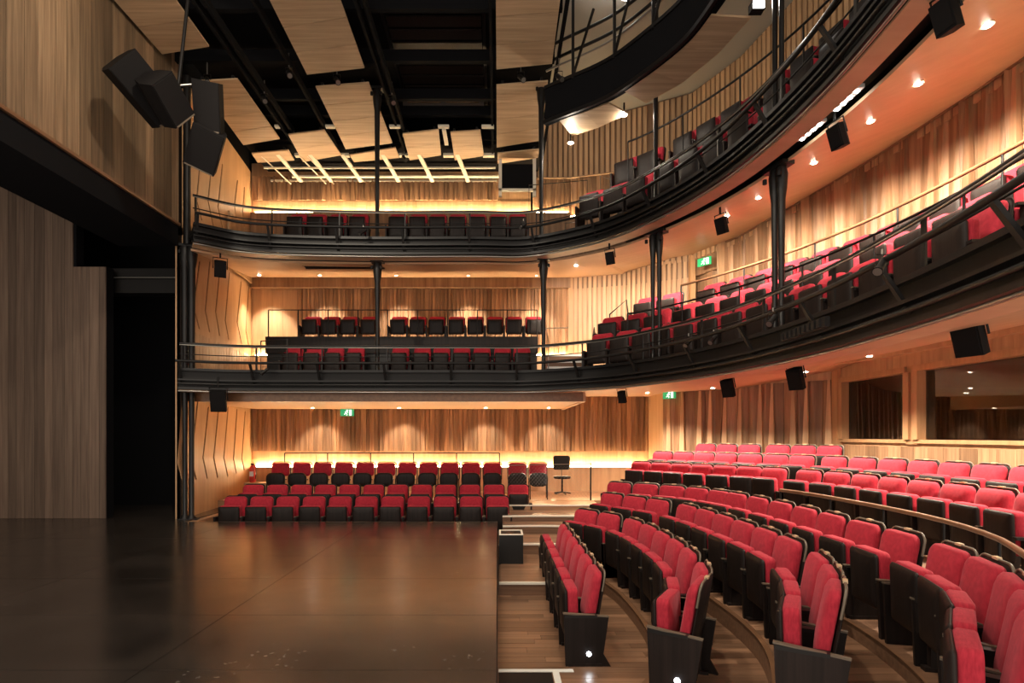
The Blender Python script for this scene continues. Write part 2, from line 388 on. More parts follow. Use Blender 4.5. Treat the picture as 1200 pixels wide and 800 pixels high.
# ---- control booth wall with two windows
wb=struct(MB().box(6.9,7.05,3.6,11.3,-.3,1.52).obj('wall_booth',M['flat']))
MB().box(6.9,7.05,3.6,11.3,2.78,3.3).obj('wall_header',M['flat'],wb)
fins(wb,[V(6.9,11.25),V(6.9,4)],2.80,3.2,.16,[BOARD],name='wall_board',dy=.012)
fins(wb,[V(6.9,11.25),V(6.9,4)],.9,1.46,.30,[BOOTHB],name='wall_board',dy=.012)
MB().box(6.80,7.05,11.1,11.3,-.3,3.2).obj('corner_post',M['booth'],wb)
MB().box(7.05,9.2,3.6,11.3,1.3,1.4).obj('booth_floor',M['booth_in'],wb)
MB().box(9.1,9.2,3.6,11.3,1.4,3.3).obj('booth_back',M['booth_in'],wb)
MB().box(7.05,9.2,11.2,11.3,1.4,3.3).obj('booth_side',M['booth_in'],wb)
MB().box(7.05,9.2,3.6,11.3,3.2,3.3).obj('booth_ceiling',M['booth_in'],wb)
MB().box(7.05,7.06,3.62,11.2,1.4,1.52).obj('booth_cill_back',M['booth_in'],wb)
for i,(ya,yb) in enumerate(((9.32,11.1),(3.7,9.12))):
    wn=struct(MB().box(6.85,7.0,ya-.02,yb+.02,1.52,1.58).obj('window_%d'%(i+1),M['booth']))
    MB().box(6.82,7.02,ya-.02,yb+.02,2.70,2.80).obj('window_head',M['booth'],wn)
    for yy in (ya,yb): MB().box(6.82,7.02,yy-.10,yy+.02,1.58,2.70).obj('window_jamb',M['booth'],wn)
    MB().box(7.02,7.42,yb-.03,yb-.01,1.52,2.75).obj('window_reveal',M['rail'],wn)
    MB().box(6.97,6.978,ya,yb-.1,1.58,2.70).obj('pane',M['glass'],wn)
MB().box(6.86,7.04,9.08,9.34,1.5,2.8).obj('booth_mullion',M['booth'],wb)
# ---- circle level walls
z1c,z1t=3.1,6.3
def zs(p): return 6.05 if p.y>13.5 else 6.18
wc=wall('wall_circle',[V(-6.65,15),V(1.95,15)],2.9,6.2,M['flat'])
fins(wc,[V(-5.35,15),V(1.95,15)],3.85,5.98,.105,FIN,dy=.03)
fins(wc,[V(-6.6,15),V(-5.4,15)],3.85,5.6,.3,[BOARD],name='wall_board',dy=.01)
MB().box(-6.6,1.95,14.80,14.999,2.9,3.78).obj('wainscot',M['flat'],wc)
MB().box(1.90,2.02,14.85,15,3.8,6.0).obj('panel_edge',M['booth'],wc)
c1=[V(1.95,15),V(3.4,14.6),V(4.8,13.9)]
ws=wall('wall_circle_slatted',c1,2.9,6.3,M['fin'])
fins(ws,c1,3.6,6.06,.125,[SLAT],name='timber_slat',gap=.62)
MB().box(4.78,4.9,13.72,13.9,2.9,6.1).obj('door_jamb',M['booth'],ws)
c2r=[V(4.9,14.5),V(5.15,13.3)]
wd=wall('wall_circle_door_recess',c2r,2.9,6.2,M['fin'])
i0=6*NS+8; c2=[WL[i] for i in range(i0,NP)]
wcr=wall('wall_circle_right',c2,2.9,6.3,M['flat'])
fins(wcr,c2,3.7,6.2,.21,[FIN[0],FIN[1],BIGFIN[0],BIGFIN[1],FIN[2]],dy=.02)
fins(wcr,c2,3.7,6.15,.62,WEDGE2,name='timber_wedge',dy=.035,gap=.55)
fins(wcr,c2,3.0,3.72,.5,[BOARD],name='wall_board',dy=.2)
tr=[zed(p,0) for p in off(c2,-.09)]
MB().tube([(x,y_,6.12) for x,y_,_ in tr],.03,4).obj('trim_circle',M['rail'],wcr)
# ---- gallery level walls
wt=wall('wall_gallery',[V(-6.65,15),V(.9,15)],5.6,9.0,M['flat'])
fins(wt,[V(-6.6,15),V(.0,15)],7.98,8.62,.13,FIN,dy=.04)
fins(wt,[V(-6.6,15),V(.9,15)],7.62,7.97,.34,[BOARD],name='wall_board')
MB().box(-6.6,1.95,14.80,14.999,5.6,7.60).obj('wainscot',M['fin'],wt)
cg=[V(.95,14.99)]+[WL[i] for i in range(4*NS,NP)]
wg=wall('wall_gallery_right',cg,5.6,10.2,M['fin'])
cg1=[V(.95,14.99)]+[WL[i] for i in range(4*NS,5*NS+6)]; cg2=[WL[i] for i in range(5*NS+6,NP)]
fins(wg,cg1,7.55,8.55,.17,FIN,dy=.02)
fins(wg,cg1,8.6,10.15,.135,[SLAT],name='timber_slat',gap=.62)
fins(wg,cg2,6.0,10.15,.145,[SLAT],name='timber_slat',gap=.66)
MB().tube([(p.x,p.y,8.58) for p in off(cg1,-.05)],.025,4).obj('batten',M['slat'],wg)
# ---- side wall beside the proscenium with its kinked shadow gaps
SX=lambda y_: -6.2-.109*(y_-10.86)
L0=[[(11.08,2.4),(10.79,1.11),(10.99,.74)],[(11.64,2.37),(11.33,1.17),(11.56,.74)],[(12.18,2.26),(11.9,1.17),(12.11,.72)],[(12.75,2.29),(12.47,1.15),(12.68,.7)],[(13.33,2.32),(13.06,1.12),(13.3,.68)],[(13.92,2.29),(13.68,1.07),(13.87,.72)],[(14.51,2.26),(14.27,1.05),(14.43,.76)]]
L1=[[(11.73,5.32),(11.45,4.3),(11.71,3.91)],[(12.26,5.48),(12.02,4.35),(12.24,3.94)],[(12.85,5.58),(12.58,4.45),(12.8,3.96)],[(13.43,5.66),(13.15,4.37),(13.36,3.97)],[(14.24,5.68),(13.93,4.49),(14.24,4.01)],[(14.83,5.77),(14.56,4.39),(14.8,4.02)]]
L2=[[(11.79,7.59),(11.59,6.55),(11.83,6.25)],[(12.42,7.91),(12.16,6.79),(12.45,6.34)],[(12.98,7.98),(12.71,6.88),(12.98,6.5)],[(13.95,8.05),(13.75,7.35),(13.92,6.89)],[(14.46,8.1),(14.32,7.42),(14.44,7.09)]]
def sidew(name,z0,z1,slits,ya=10.95):
    o=struct(MB().ribbon([[(SX(y_)-.12,y_,z0),(SX(y_)-.02,y_,z0),(SX(y_)-.02,y_,z1),(SX(y_)-.12,y_,z1)] for y_ in (ya,15.05)]).obj(name,M['gap']))
    # ply panels between neighbouring gaps; each panel edge follows the kinked gap
    def edge(s,d):
        if s is None: return None
        (ya_,za),(yk,zk),(yb,zb)=s
        return [(yb,z0),(yb,zb-.03),(yb+d,zb),(yk+d,zk),(ya_+d,za),(ya_,za+.03),(ya_,z1)]
    cols=[None]+slits+[None]
    for i in range(len(cols)-1):
        l=edge(cols[i],.030); r=edge(cols[i+1],-.030)
        mid=None
        ref=l or r
        if l is None: l=[(ya,p[1]) for p in ref]
        if r is None: r=[(15.02,p[1]) for p in ref]
        n=7; vs=[]
        for x in (-.022,-.004):
            for (yy,zz) in l: vs.append((SX(yy)+x,yy,zz))
            for (yy,zz) in r: vs.append((SX(yy)+x,yy,zz))
        fs=[]
        for k in range(n-1):
            fs.append((14+k,21+k,22+k,15+k)); fs.append((k,k+1,8+k,7+k))
            fs.append((k,14+k,15+k,k+1)); fs.append((7+k,8+k,22+k,21+k))
        fs+=[(0,7,21,14),(6,20,27,13)]
        MB().add(vs,fs).obj('plywood_panel',M['ply'],o)
    return o
sidew('wall_side',-.02,2.5,L0); sidew('wall_side_circle',2.5,5.75,L1); sidew('wall_side_gallery',5.6,8.75,L2)
# fluted dado below the circle gaps
fins(bpy.data.objects['wall_side_circle'],[V(SX(11.2)+.03,11.2),V(SX(15)+.03,15)],2.9,3.75,.16,[SLAT],name='timber_slat',gap=.9)
fins(bpy.data.objects['wall_side_gallery'],[V(SX(13.2)+.03,13.2),V(SX(15)+.03,15)],5.7,7.0,.2,[SLAT],name='timber_slat',gap=.93)
struct(MB().box(-6.95,-6.66,10.7,15.4,8.6,10).obj('wall_side_top',M['matte']))
struct(MB().box(-6.5,-6.2,10.83,11.0,8.5,9.7).obj('wall_corner_top',M['matte']))
struct(MB().box(-6.95,1.2,15.2,15.36,8.7,10).obj('wall_far_top',M['matte']))
# ---- proscenium wall of old vertical planks
pw=struct(MB().box(-6.5,-6.26,3.5,10.82,5.75,9.2).obj('wall_proscenium',M['matte']))
PL=MB().box(0,1,-.03,0,0,1).mesh('plank',M['plank'])
y=3.6
while y<10.8:
    wd_=random.choice((.20,.24,.27,.30,.22)); wd_=min(wd_,10.84-y)
    zt=9.1; cuts=[5.79]+([random.uniform(6.6,8.3)] if random.random()<.12 else [])+[zt]
    for a_,b_ in zip(cuts,cuts[1:]):
        inst('plank',PL,pw,(-6.232-random.uniform(0,.006),y+wd_-.004 if False else y,a_),PI/2,(wd_-.012,1,b_-a_-.006))
    y+=wd_
MB().box(-6.24,-6.19,3.5,10.84,5.74,5.79).obj('bottom_moulding',M['rail'],pw)
MB().box(-7.4,-6.24,3.5,10.84,5.35,5.75).obj('header_beam',M['matte'],pw)
# stage interior
sw=struct(MB().box(-11,-7.75,11.0,11.2,0,5.0).obj('wall_stage',M['matte']))
MB().box(-11,-8.35,11.0,11.2,5.0,8.5).obj('upper_backing',M['matte'],sw)
SP=MB().box(0,1,-.025,0,0,1).mesh('plank',M['stageplank'])
x=-11
while x<-7.76:
    wd_=random.choice((.16,.2,.24)); wd_=min(wd_,-7.75-x)
    inst('plank',SP,sw,(x,11.0,.005),0,(wd_-.006,1,(8.4 if x<-8.45 else 4.98)))
    x+=wd_
struct(MB().box(-11.2,-6.62,13.2,13.4,0,9).obj('wall_stage_drape',M['matte']))
struct(MB().box(-11.2,-11,2.4,13.3,0,9).obj('wall_stage_end',M['matte']))
struct(MB().box(-11.2,-6.62,2.4,13.4,9.0,9.2).obj('ceiling_stage',M['matte']))
bt=tag(MB().box(-8.5,-6.3,11.3,11.6,4.55,5.05).obj('lighting_beam',M['dark']),'dark steel beam crossing the wings behind the plank wall','beam')
MB().bar((-8.45,11.25,4.85),(-6.3,11.25,4.85),.015).obj('pipe',M['glint'],bt)
# ---- balcony slabs: soffits and decks
def strip(name,A,B_,za,zb,m,th=.04):
    n=len(A); g=(lambda z,i: z(i) if callable(z) else z)
    b=MB().ribbon([[zed(A[i],g(za,i)),zed(A[i],g(za,i)+th),zed(B_[i],g(zb,i)+th),zed(B_[i],g(zb,i))] for i in range(n)])
    return struct(b.obj(name,m))
def lerpc(A,B_,t): return [a.lerp(q,t) for a,q in zip(A,B_)]
# gallery underside (seen from the circle): front band, track slot, rising soffit
s2=strip('ceiling_circle_edge',off(F2,.03),off(F2,.26),5.2,5.19,M['soffit'])
strip('ceiling_circle_slot',off(F2,.26),off(F2,.46),5.30,5.30,M['black'])
def zo(i):
    p=WL[i]; return 5.9+.0*i if i<5*NS else min(6.16,5.95+.02*(i-5*NS))
strip('ceiling_circle',off(F2,.46),WL,5.19,zo,M['soffit'])
# circle underside (seen from the stalls)
strip('ceiling_stalls_edge',off(F1,.03),off(F1,.30),2.5,2.5,M['soffit'])
def zg(i): return 2.70 if i<7*NS else min(3.08,2.72+.018*(i-7*NS))
strip('ceiling_stalls',off(F1,.30),GL,2.5,zg,M['soffit'])
bh=struct(MB().box(-6.5,1.72,11.2,14.95,2.36,2.5).obj('ceiling_stalls_bulkhead',M['soffit']))
MB().box(-6.3,1.72,11.14,11.2,2.33,2.55).obj('bulkhead_face',M['rail'],bh)
MB().box(1.72,1.78,11.2,14.9,2.33,2.7).obj('bulkhead_end',M['soffit'],bh)
# decks
strip('floor_circle',off(F1,.04),lerpc(F1,WL,.62),2.72,2.78,M['dark'],.1)
strip('floor_circle_riser',off(F1,1.62)[5*NS:],off(F1,2.32)[5*NS:],3.10,3.10,M['dark'],.2)
strip('floor_circle_riser',off(F1,2.32)[5*NS:],lerpc(off(F1,2.6),WL,.8)[5*NS:],3.2,3.5,M['dark'],.3)
pl=tag(MB().box(-5.55,.95,13.35,14.75,2.9,3.95).obj('seating_plinth',M['black']),'black raised plinth carrying the back seats of the circle across the stage','plinth')
MB().box(-5.57,.97,13.30,13.35,3.62,4.02).obj('plinth_lip',M['seatwood'],pl)
strip('floor_gallery',off(F2,.04),off(F2,.92),5.42,5.5,M['dark'],.1)
pl2=tag(MB().box(-5.9,1.2,12.5,13.6,5.75,5.93).obj('seating_platform',M['black']),'low black platform below the seats of the far gallery','platform')
strip('floor_gallery_riser',off(F2,.9)[5*NS:],off(F2,1.6)[5*NS:],5.74,5.74,M['dark'],.06)
strip('floor_gallery_riser',off(F2,1.6)[5*NS:],lerpc(off(F2,2.2),WL,.8)[5*NS:],6.3,6.5,M['dark'],.12)
# ---- roof
struct(MB().box(-6.6,1.2,2,15.2,9.7,9.9).obj('ceiling',M['matte']))
struct(MB().box(1.2,9,0,16,10.2,10.4).obj('ceiling_gallery',M['grey']))
#@@PART2@@

# ================================================================== LAMPS THE PLACE HAS
def spot(parent, loc, target, watts, ang, blend=.6, col=(1,.85,.67), r=.03):
    d=bpy.data.lights.new('spot_beam','SPOT'); d.energy=watts; d.spot_size=math.radians(ang); d.spot_blend=blend
    d.color=col; d.shadow_soft_size=r
    o=bpy.data.objects.new('spot_beam',d); COL.objects.link(o)
    v=Vector(target)-Vector(loc); o.rotation_euler=v.to_track_quat('-Z','Y').to_euler(); o.location=loc
    if parent: o.parent=parent; o.location=Vector(loc)-parent.location
    return o
dl_ring=MB().lathe([(.06,-.010),(.06,.0),(.042,.0),(.038,-.004),(.034,-.010)]).mesh('trim_ring',M['cream'])
dl_lens=MB().lathe([(.035,-.006),(.035,-.001),(.015,0)]).mesh('lamp_lens',M['lens'])
def downlight(x,y,z,label,tx=None,watts=None,ang=85,group='downlights in the wooden soffits'):
    t=thing('downlight',label,'downlight',(x,y,z),0,group)
    inst('trim_ring',dl_ring,t,(0,0,.004)); inst('lamp_lens',dl_lens,t,(0,0,-.008))
    if 'bare' in label: MB().bar((0,0,.004),(0,0,.22),.015,6).obj('stem',M['dark'],t)
    tx=tx or (x,y,z-2)
    if 'bare' in label:
        d=bpy.data.lights.new('bulb','POINT'); d.energy=13; d.color=(1,.88,.72); d.shadow_soft_size=.03
        o=bpy.data.objects.new('bulb',d); COL.objects.link(o); o.parent=t; o.location=(0,0,-.06)
    else: spot(t,(x,y,z-.03),tx,watts or DOWN_W,ang)
    return t
def zc2(off_):   # soffit height over the circle at an offset behind the front
    return 5.19+.26*max(0,off_-.46)
# circle soffit
for i,x in enumerate((-6.1,-4.55,-2.6,-.75,1.0)):
    downlight(x,14.2,5.755,['lit downlight in the circle soffit beside the slotted side wall','second lit downlight along the circle soffit from the side wall','lit downlight in the circle soffit just past the first column','middle lit downlight between the two circle columns over the back seats','lit downlight in the circle soffit close to the second column'][i],(x,14.75,3.8),ang=75)
names=['lit downlight in the curved soffit beside the circle door recess','lit downlight in the curved soffit above the twin column','lit downlight just past the twin column under the gallery','lit downlight beside the third box speaker under the gallery','lit downlight between two box speakers under the gallery','lit downlight near the topmost box speaker under the gallery','last lit downlight along the curved soffit towards the house','lit downlight at the sharp bend of the curved soffit','lit downlight over the slatted wall of the circle']
Lf=arcl(F2); offs=1.55
o155=off(F2,1.55); Lo=arcl(o155)
for k,(x,y) in enumerate(((4.1,9.9),(4.26,9.1),(4.55,7.9),(4.53,6.9),(4.7,6.1),(4.49,5.25),(4.4,4.4),(3.3,11.5),(2.0,12.9))):
    i=min(range(NP),key=lambda j:(F2[j].lerp(WL[j],.40)-V(x,y)).length)
    a=off(F2,.46)[i]; b_=WL[i]; tt=.28; q=a.lerp(b_,tt); z=5.19+(zo(i)-5.19)*tt
    downlight(q.x,q.y,z-.004,names[k],(b_.x-.25,b_.y-.1,3.8),watts=190,ang=105)
# stalls soffit
for k,(x,y,tx,ty) in enumerate(((-4.7,14.1,-4.7,14.9),(-2.5,14.1,-2.5,14.9),(-.3,14.1,-.3,14.9),(1.3,14.1,1.3,14.9))):
    downlight(x,y,2.355,['lit downlight under the circle bulkhead by the exit sign end','second lit downlight under the circle bulkhead from the side wall','third lit downlight under the circle bulkhead from the side wall','lit downlight under the circle bulkhead at its free end'][k],(tx,ty+.1,1.0),watts=42,ang=70)
for k,(x,y,z) in enumerate(((3.0,12.4,2.64),(4.4,11.4,2.66),(5.2,9.9,2.78),(5.4,8.4,2.86),(5.4,6.6,2.9),(5.4,5.0,2.92))):
    i=min(range(NP),key=lambda j:(F1[j].lerp(GL[j],.62)-V(x,y)).length)
    a=off(F1,.30)[i]; q=a.lerp(GL[i],.6); z=2.5+(zg(i)-2.5)*.6
    downlight(q.x,q.y,z-.004,['lit downlight over the walkway behind the stalls steps','lit downlight in the stalls soffit before the finned corner wall','lit downlight in the stalls soffit over the handrail','lit downlight in the stalls soffit before the smaller booth window','lit downlight in the stalls soffit before the larger booth window','lit downlight in the stalls soffit beyond the largest box speaker'][k],(q.x,q.y,0),watts=190,ang=130)
# glowing strips on the wainscot ledges
def led(x0,x1,y,z,label,zz=.03):
    tag(MB().box(x0,x1,y-.02,y+.02,z,z+zz).obj('led_strip',M['led']),label,'light strip','light strips on the wainscot ledges')
led(-6.5,-5.0,14.90,.81,'glowing light strip on the stalls ledge beside the slotted side wall')
led(-4.9,.8,14.90,.81,'glowing light strip on the ledge behind the rows across the stage')
led(.9,4.0,14.90,.81,'brightest glowing light strip on the stalls ledge beside the swivel chair')
led(-6.5,-5.45,14.90,3.79,'glowing light strip on the circle ledge beside the side wall door')
led(-5.3,.9,14.90,3.79,'glowing light strip hidden behind the circle plinth seats')
led(1.0,1.9,14.90,3.79,'glowing light strip on the circle ledge above the white-edged steps')
led(-6.5,-.1,14.90,7.61,'glowing light strip along the far gallery ledge')
led(.0,1.9,14.90,7.61,'glowing light strip on the gallery ledge by the hanging duct frame')
def wallrun(name,c,z,label,d=-.16,m='led'):
    P=off(c,d); MBt=MB(); MBt.tube([zed(p,z) for p in P],.016,4)
    tag(MBt.obj('led_strip',M[m]),label,'light strip','light strips on the wainscot ledges')
    L=MB().ribbon([[zed(a,z-.5),zed(a,z-.03),zed(b_,z-.03),zed(b_,z-.5)] for a,b_ in zip(off(c,-.22),off(c,-.001))])
    return L
l_=wallrun('x',lin([(1.98,14.98),(3.38,14.6)],6),3.68,'glowing light strip at the foot of the circle slatted wall')
l_.obj('wainscot',M['flat'],ws)
l_=wallrun('x',c2[10:],3.76,'glowing light strip along the ledge behind the rearmost curved circle seats',-.17,'led_soft')
l_.obj('wainscot',M['flat'],wcr)
l_=wallrun('x',lin([(1.98,14.98),(3.38,14.6)],6),7.50,'glowing light strip at the foot of the gallery slatted wall')
l_.obj('wainscot',M['fin'],wg)

# ================================================================== BALCONY FRONTS AND RAILS
def sect(C,i0,i1,d0,d1,z0,z1):
    A=off(C,d0);B_=off(C,d1)
    return MB().ribbon([[zed(A[i],z0),zed(A[i],z1),zed(B_[i],z1),zed(B_[i],z0)] for i in range(i0,i1+1)])
def seg_count(C,pitch):
    L=arcl(C); n=round(L[-1]/pitch); out=[0]
    for k in range(1,n+1): out.append(near(C,L,at(C,L,L[-1]*k/n)[0][:2]) and min(range(len(C)),key=lambda j:abs(L[j]-L[-1]*k/n)))
    return sorted(set(out))
def balcony_front(C,z,label,zt):
    t=thing('balcony_parapet',label,'balcony',(C[0].x,C[0].y,z))
    def put(b,n,m): 
        o=b.obj(n,m); o.parent=t; o.matrix_parent_inverse=t.matrix_world.inverted() if False else o.matrix_parent_inverse
        o.location=-t.location; return o
    ks=seg_count(C,1.25)
    for a,b_ in zip(ks,ks[1:]):
        put(sect(C,a,b_,.02,.06,z+.06,zt-.03),'fascia_panel',M['dark'])
    N_=len(C)-1
    put(sect(C,0,N_,-.06,.08,z,z+.05),'bottom_rib',M['black'])
    put(sect(C,0,N_,-.05,.10,zt-.03,zt+.02),'top_rib',M['black'])
    put(sect(C,0,N_,-.10,.0,z+.17,z+.20),'cable_tray',M['black'])
    put(MB().tube([zed(p,z+.11) for p in off(C,-.08)],.022,6),'cable_pipe',M['black'])
    put(MB().tube([zed(p,z-.03) for p in off(C,-.03)],.016,6),'conduit',M['glint'])
    return t
bf1=balcony_front(F1,2.53,'black steel front of the circle balcony with a pale conduit below',2.92)
bf2=balcony_front(F2,5.22,'black steel front of the upper gallery balcony over a timber band',5.56)
def railing(C,zf,zt,zp,label,pp,step_):
    t=thing('balcony_railing',label,'railing',(C[0].x,C[0].y,zf))
    def put(b,n,m): o=b.obj(n,m,t); o.location=-t.location; return o
    put(MB().tube([zed(p,zt) for p in off(C,.12)],.026,8),'top_rail',M['black'])
    put(MB().tube([zed(p,zt-.03) for p in off(C,.09)],.010,6),'cap_strip',M['glint'])
    put(MB().tube([zed(p,zp) for p in off(C,-.24)],.026,8),'lamp_pipe',M['dark'])
    put(MB().tube([zed(p,(zt+zf)/2+.05) for p in off(C,.12)],.010,6),'mid_rail',M['dark'])
    L=arcl(C); n=int(L[-1]/step_)
    for k in range(n+1):
        p,d=at(C,L,min(L[-1]-.01,.05+k*step_)); nrm=Vector((-d.y,d.x,0))
        q=p+nrm*.12; put(MB().bar(zed(q,zf-.2),zed(q,zt),.0,rect=(.045,.022)),'post',M['black'])
        a=p+nrm*.02; e=p-nrm*.24
        put(MB().bar(zed(a,zf-.28),zed(e,zp),.0,rect=(.045,.03)),'bracket',M['dark'])
    return t
railing(F1,2.92,3.43,3.05,'black circle railing with a lamp pipe on slanting brackets',0,1.3)
railing(F2,5.56,6.13,5.69,'black gallery railing with a lamp pipe on slanting brackets',0,1.3)
# inner rails in front of the raised back rows
def inner_rail(pts,zs_,zf_,label,m,name='row_rail',posts=5,r=.018):
    t=thing(name,label,'railing',(pts[0].x,pts[0].y,zf_))
    P=[Vector((p.x,p.y,zs_)) for p in pts]
    o=MB().tube(P,r,8).obj('top_rail',m,t); o.location=-t.location
    L=arcl(pts)
    for k in range(posts+1):
        p,_=at(pts,L,L[-1]*k/posts)
        o=MB().bar((p.x,p.y,zf_),(p.x,p.y,zs_),.014,6).obj('post',M['black'],t); o.location=-t.location
    return t
o15=off(F1,1.29); o22=off(F1,2.02); u15=off(F2,1.31); u22=off(F2,2.15)
i_=5*NS+4
inner_rail(o15[i_:],4.12,3.2,'thin dark rail behind the front seats of the curved circle',M['black'],posts=9)
inner_rail(o22[i_+8:],4.68,3.6,'brown timber rail before the rearmost curved circle seats',M['rail'],posts=8,r=.024)
inner_rail(u15[i_:],7.62,6.3,'thin pale-topped rail between the curved gallery rows',M['dark'],posts=9)
inner_rail([V(-5.5,13.32),V(.95,13.32)],4.66,3.9,'thin black rail along the plinth edge of the far circle seats',M['black'],posts=9,r=.012)
inner_rail([V(-5.2,13.05+.5),V(.05,13.05+.5)],1.22,.16,'thin black rail behind the loose chairs across the stage',M['black'],posts=5,r=.012)
# handrails by the steps and doors
def hoop(pts,label,name='handrail',r=.016,m=None,cat='handrail'):
    return tag(MB().tube(pts,r,8).obj(name,m or M['black']),label,cat)
hoop([(-4.95,11.6,2.86),(-4.95,11.6,3.62),(-4.4,11.6,3.66),(-4.4,11.6,2.86)],'black hoop rail standing at the side wall end of the circle')
hoop([(-4.0,11.3,2.86),(-4.0,11.3,3.42),(-3.6,11.3,3.42)],'small black angle rail at the end of the far circle front row')
hoop([(1.12,12.2,2.9),(1.12,12.2,3.75),(1.15,13.2,4.2),(1.7,13.4,4.25)],'pale-topped handrail rising beside the white-edged circle steps',m=M['glint'],r=.012)
hoop([(2.05,11.9,2.9),(2.05,11.9,3.8),(2.2,12.6,4.1),(2.25,12.6,3.3)],'black handrail on the curved side of the white-edged circle steps',r=.014)
hoop([(2.55,12.6,3.5),(2.55,12.6,4.4),(2.95,12.7,4.75),(3.05,12.7,4.0)],'black hoop rail at the corner of the rearmost circle seats',r=.016)
hoop([(1.5,12.3,5.7),(1.5,12.3,6.35),(1.75,12.3,6.38),(1.75,12.3,5.7)],'pale hoop rail by the column at the bend of the gallery',m=M['glint'],r=.014)
hoop([(2.3,12.4,6.2),(2.3,12.4,7.45),(2.6,12.15,7.2),(2.85,12.05,7.2)],'bent pale rail at the end of the gallery back row',m=M['glint'],r=.016)
hoop([(.75,13.2,6.3),(.75,13.2,7.6),(2.2,13.6,7.9),(2.2,13.6,6.6)],'thin rail before the tapered gallery boards',r=.012)
# circle steps with bright nosings
cs=thing('circle_steps','short flight of circle steps with bright white nosings','steps',(1.5,12.2,2.8))
for k,(y_,z_) in enumerate(((12.0,3.03),(12.3,3.16),(12.6,3.33),(12.9,3.52))):
    o=MB().box(1.1,2.0,y_,13.4,z_-.17,z_).obj('tread',M['step'],cs); o.location=-cs.location
    o2=MB().box(1.1,2.0,y_-.01,y_+.05,z_-.03,z_+.015).obj('nosing',M['white'],cs); o2.location=-cs.location
# lower handrail in front of the upper stalls block
hr=[p for p in off(cE,-.86)]; Lh=arcl(hr)
hseg=[at(hr,Lh,s)[0] for s in [3.9+ i*.35 for i in range(17)]]
inner_rail(hseg,.80,.207,'brown curved handrail before the brightly lit upper stalls seats',M['rail'],name='stalls_handrail',posts=5,r=.026)
gb=thing('mesh_balustrade','low wire mesh balustrade at the edge of the rear walkway','balustrade',(1.2,12.75,.16))
for (a,b_) in (((.15,12.74),(2.15,12.74)),):
    b=MB()
    for k in range(26):
        x0=a[0]+(b_[0]-a[0])*k/26; x1=a[0]+(b_[0]-a[0])*(k+1)/26
        for j in range(8):
            z0=.22+.09*j
            b.bar((x0,12.745,z0),(x1,12.745,z0+.09),.0014,3); b.bar((x1,12.745,z0),(x0,12.745,z0+.09),.0014,3)
    o=b.obj('wire_mesh',M['glint'],gb); o.location=-gb.location; o['kind']='stuff'
    o=MB().bar((2.14,12.74,.16),(2.14,12.74,1.02),.02,rect=(.03,.03)).obj('post',M['black'],gb); o.location=-gb.location
    o=MB().bar((.15,12.74,.96),(2.14,12.74,1.0),.008,6).obj('top_wire',M['glint'],gb); o.location=-gb.location

# ================================================================== COLUMNS
def column(x,y,z0,z1,label,twin=False,rot=0,r=.05,cap=True):
    t=thing('column',label,'column',(x,y,z0),rot,'black balcony columns')
    H=z1-z0
    dx=(-.062,.062) if twin else (0,)
    for d in dx:
        pr=[(r*.8,0),(r*.8,H*.3),(r,H*.6),(r*1.15,H-.45)]
        MB().lathe([(r*1.5,0),(r*1.5,.05),(r*.85,.09)]+pr[1:]+[(r*1.6,H-.30),(r*1.9,H-.12),(r*1.5,H-.02)],(d,0,0),12).obj('shaft',M['black'],t)
    if cap:
        wd_=.19 if twin else .13
        MB().box(-wd_,wd_,-.09,.09,H-.03,H+.02).obj('cap_plate',M['black'],t)
        for s in (-1,1): MB().lathe([(.028,-.03),(.028,.03)],(s*wd_*.7,-.1,H-.15),8).obj('bolt',M['dark'],t)
    MB().box(-.12 if not twin else -.18,.12 if not twin else .18,-.09,.09,-.01,.03).obj('base_plate',M['black'],t)
    return t
P2=lambda s_:None
column(-2.45,11.32,2.9,5.2,'slim black column in the circle between the aisle gap of the far seats')
column(.93,11.2,2.9,5.2,'slim black column in the circle before the white-edged steps')
column(2.78,9.72,2.9,5.2,'forked black column among the curved circle seats at the bend',True,-.8,.036)
column(3.72,7.35,2.9,5.2,'twin black column with a knuckle capital nearest the house',True,-1.35,.042)
column(-2.45,11.3,5.6,8.7,'slim black post rising from the far gallery rail to the grid')
column(.88,11.15,5.6,8.7,'pale-edged post rising from the gallery rail by the duct frame')
column(2.78,9.75,5.6,9.9,'bright-edged post rising from the gallery bend to the bridge',False,0,.045)
column(3.72,7.35,5.6,10.0,'twin posts rising through the gallery by the bright floodlight',True,-1.35,.04)
column(-6.12,10.98,-.02,5.4,'dark twin column at the proscenium corner with chain hoists',True,.2,.06)
tag(MB().box(-6.36,-6.27,10.95,11.0,0,5.4).obj('corner_trim',M['ply']),'pale timber trim strip beside the proscenium corner column','trim')
tag(MB().bar((-6.10,10.9,5.4),(-6.10,10.9,8.7),.07,8).obj('corner_pipe',M['black']),'black vertical pipe at the end of the old plank wall','pipe')

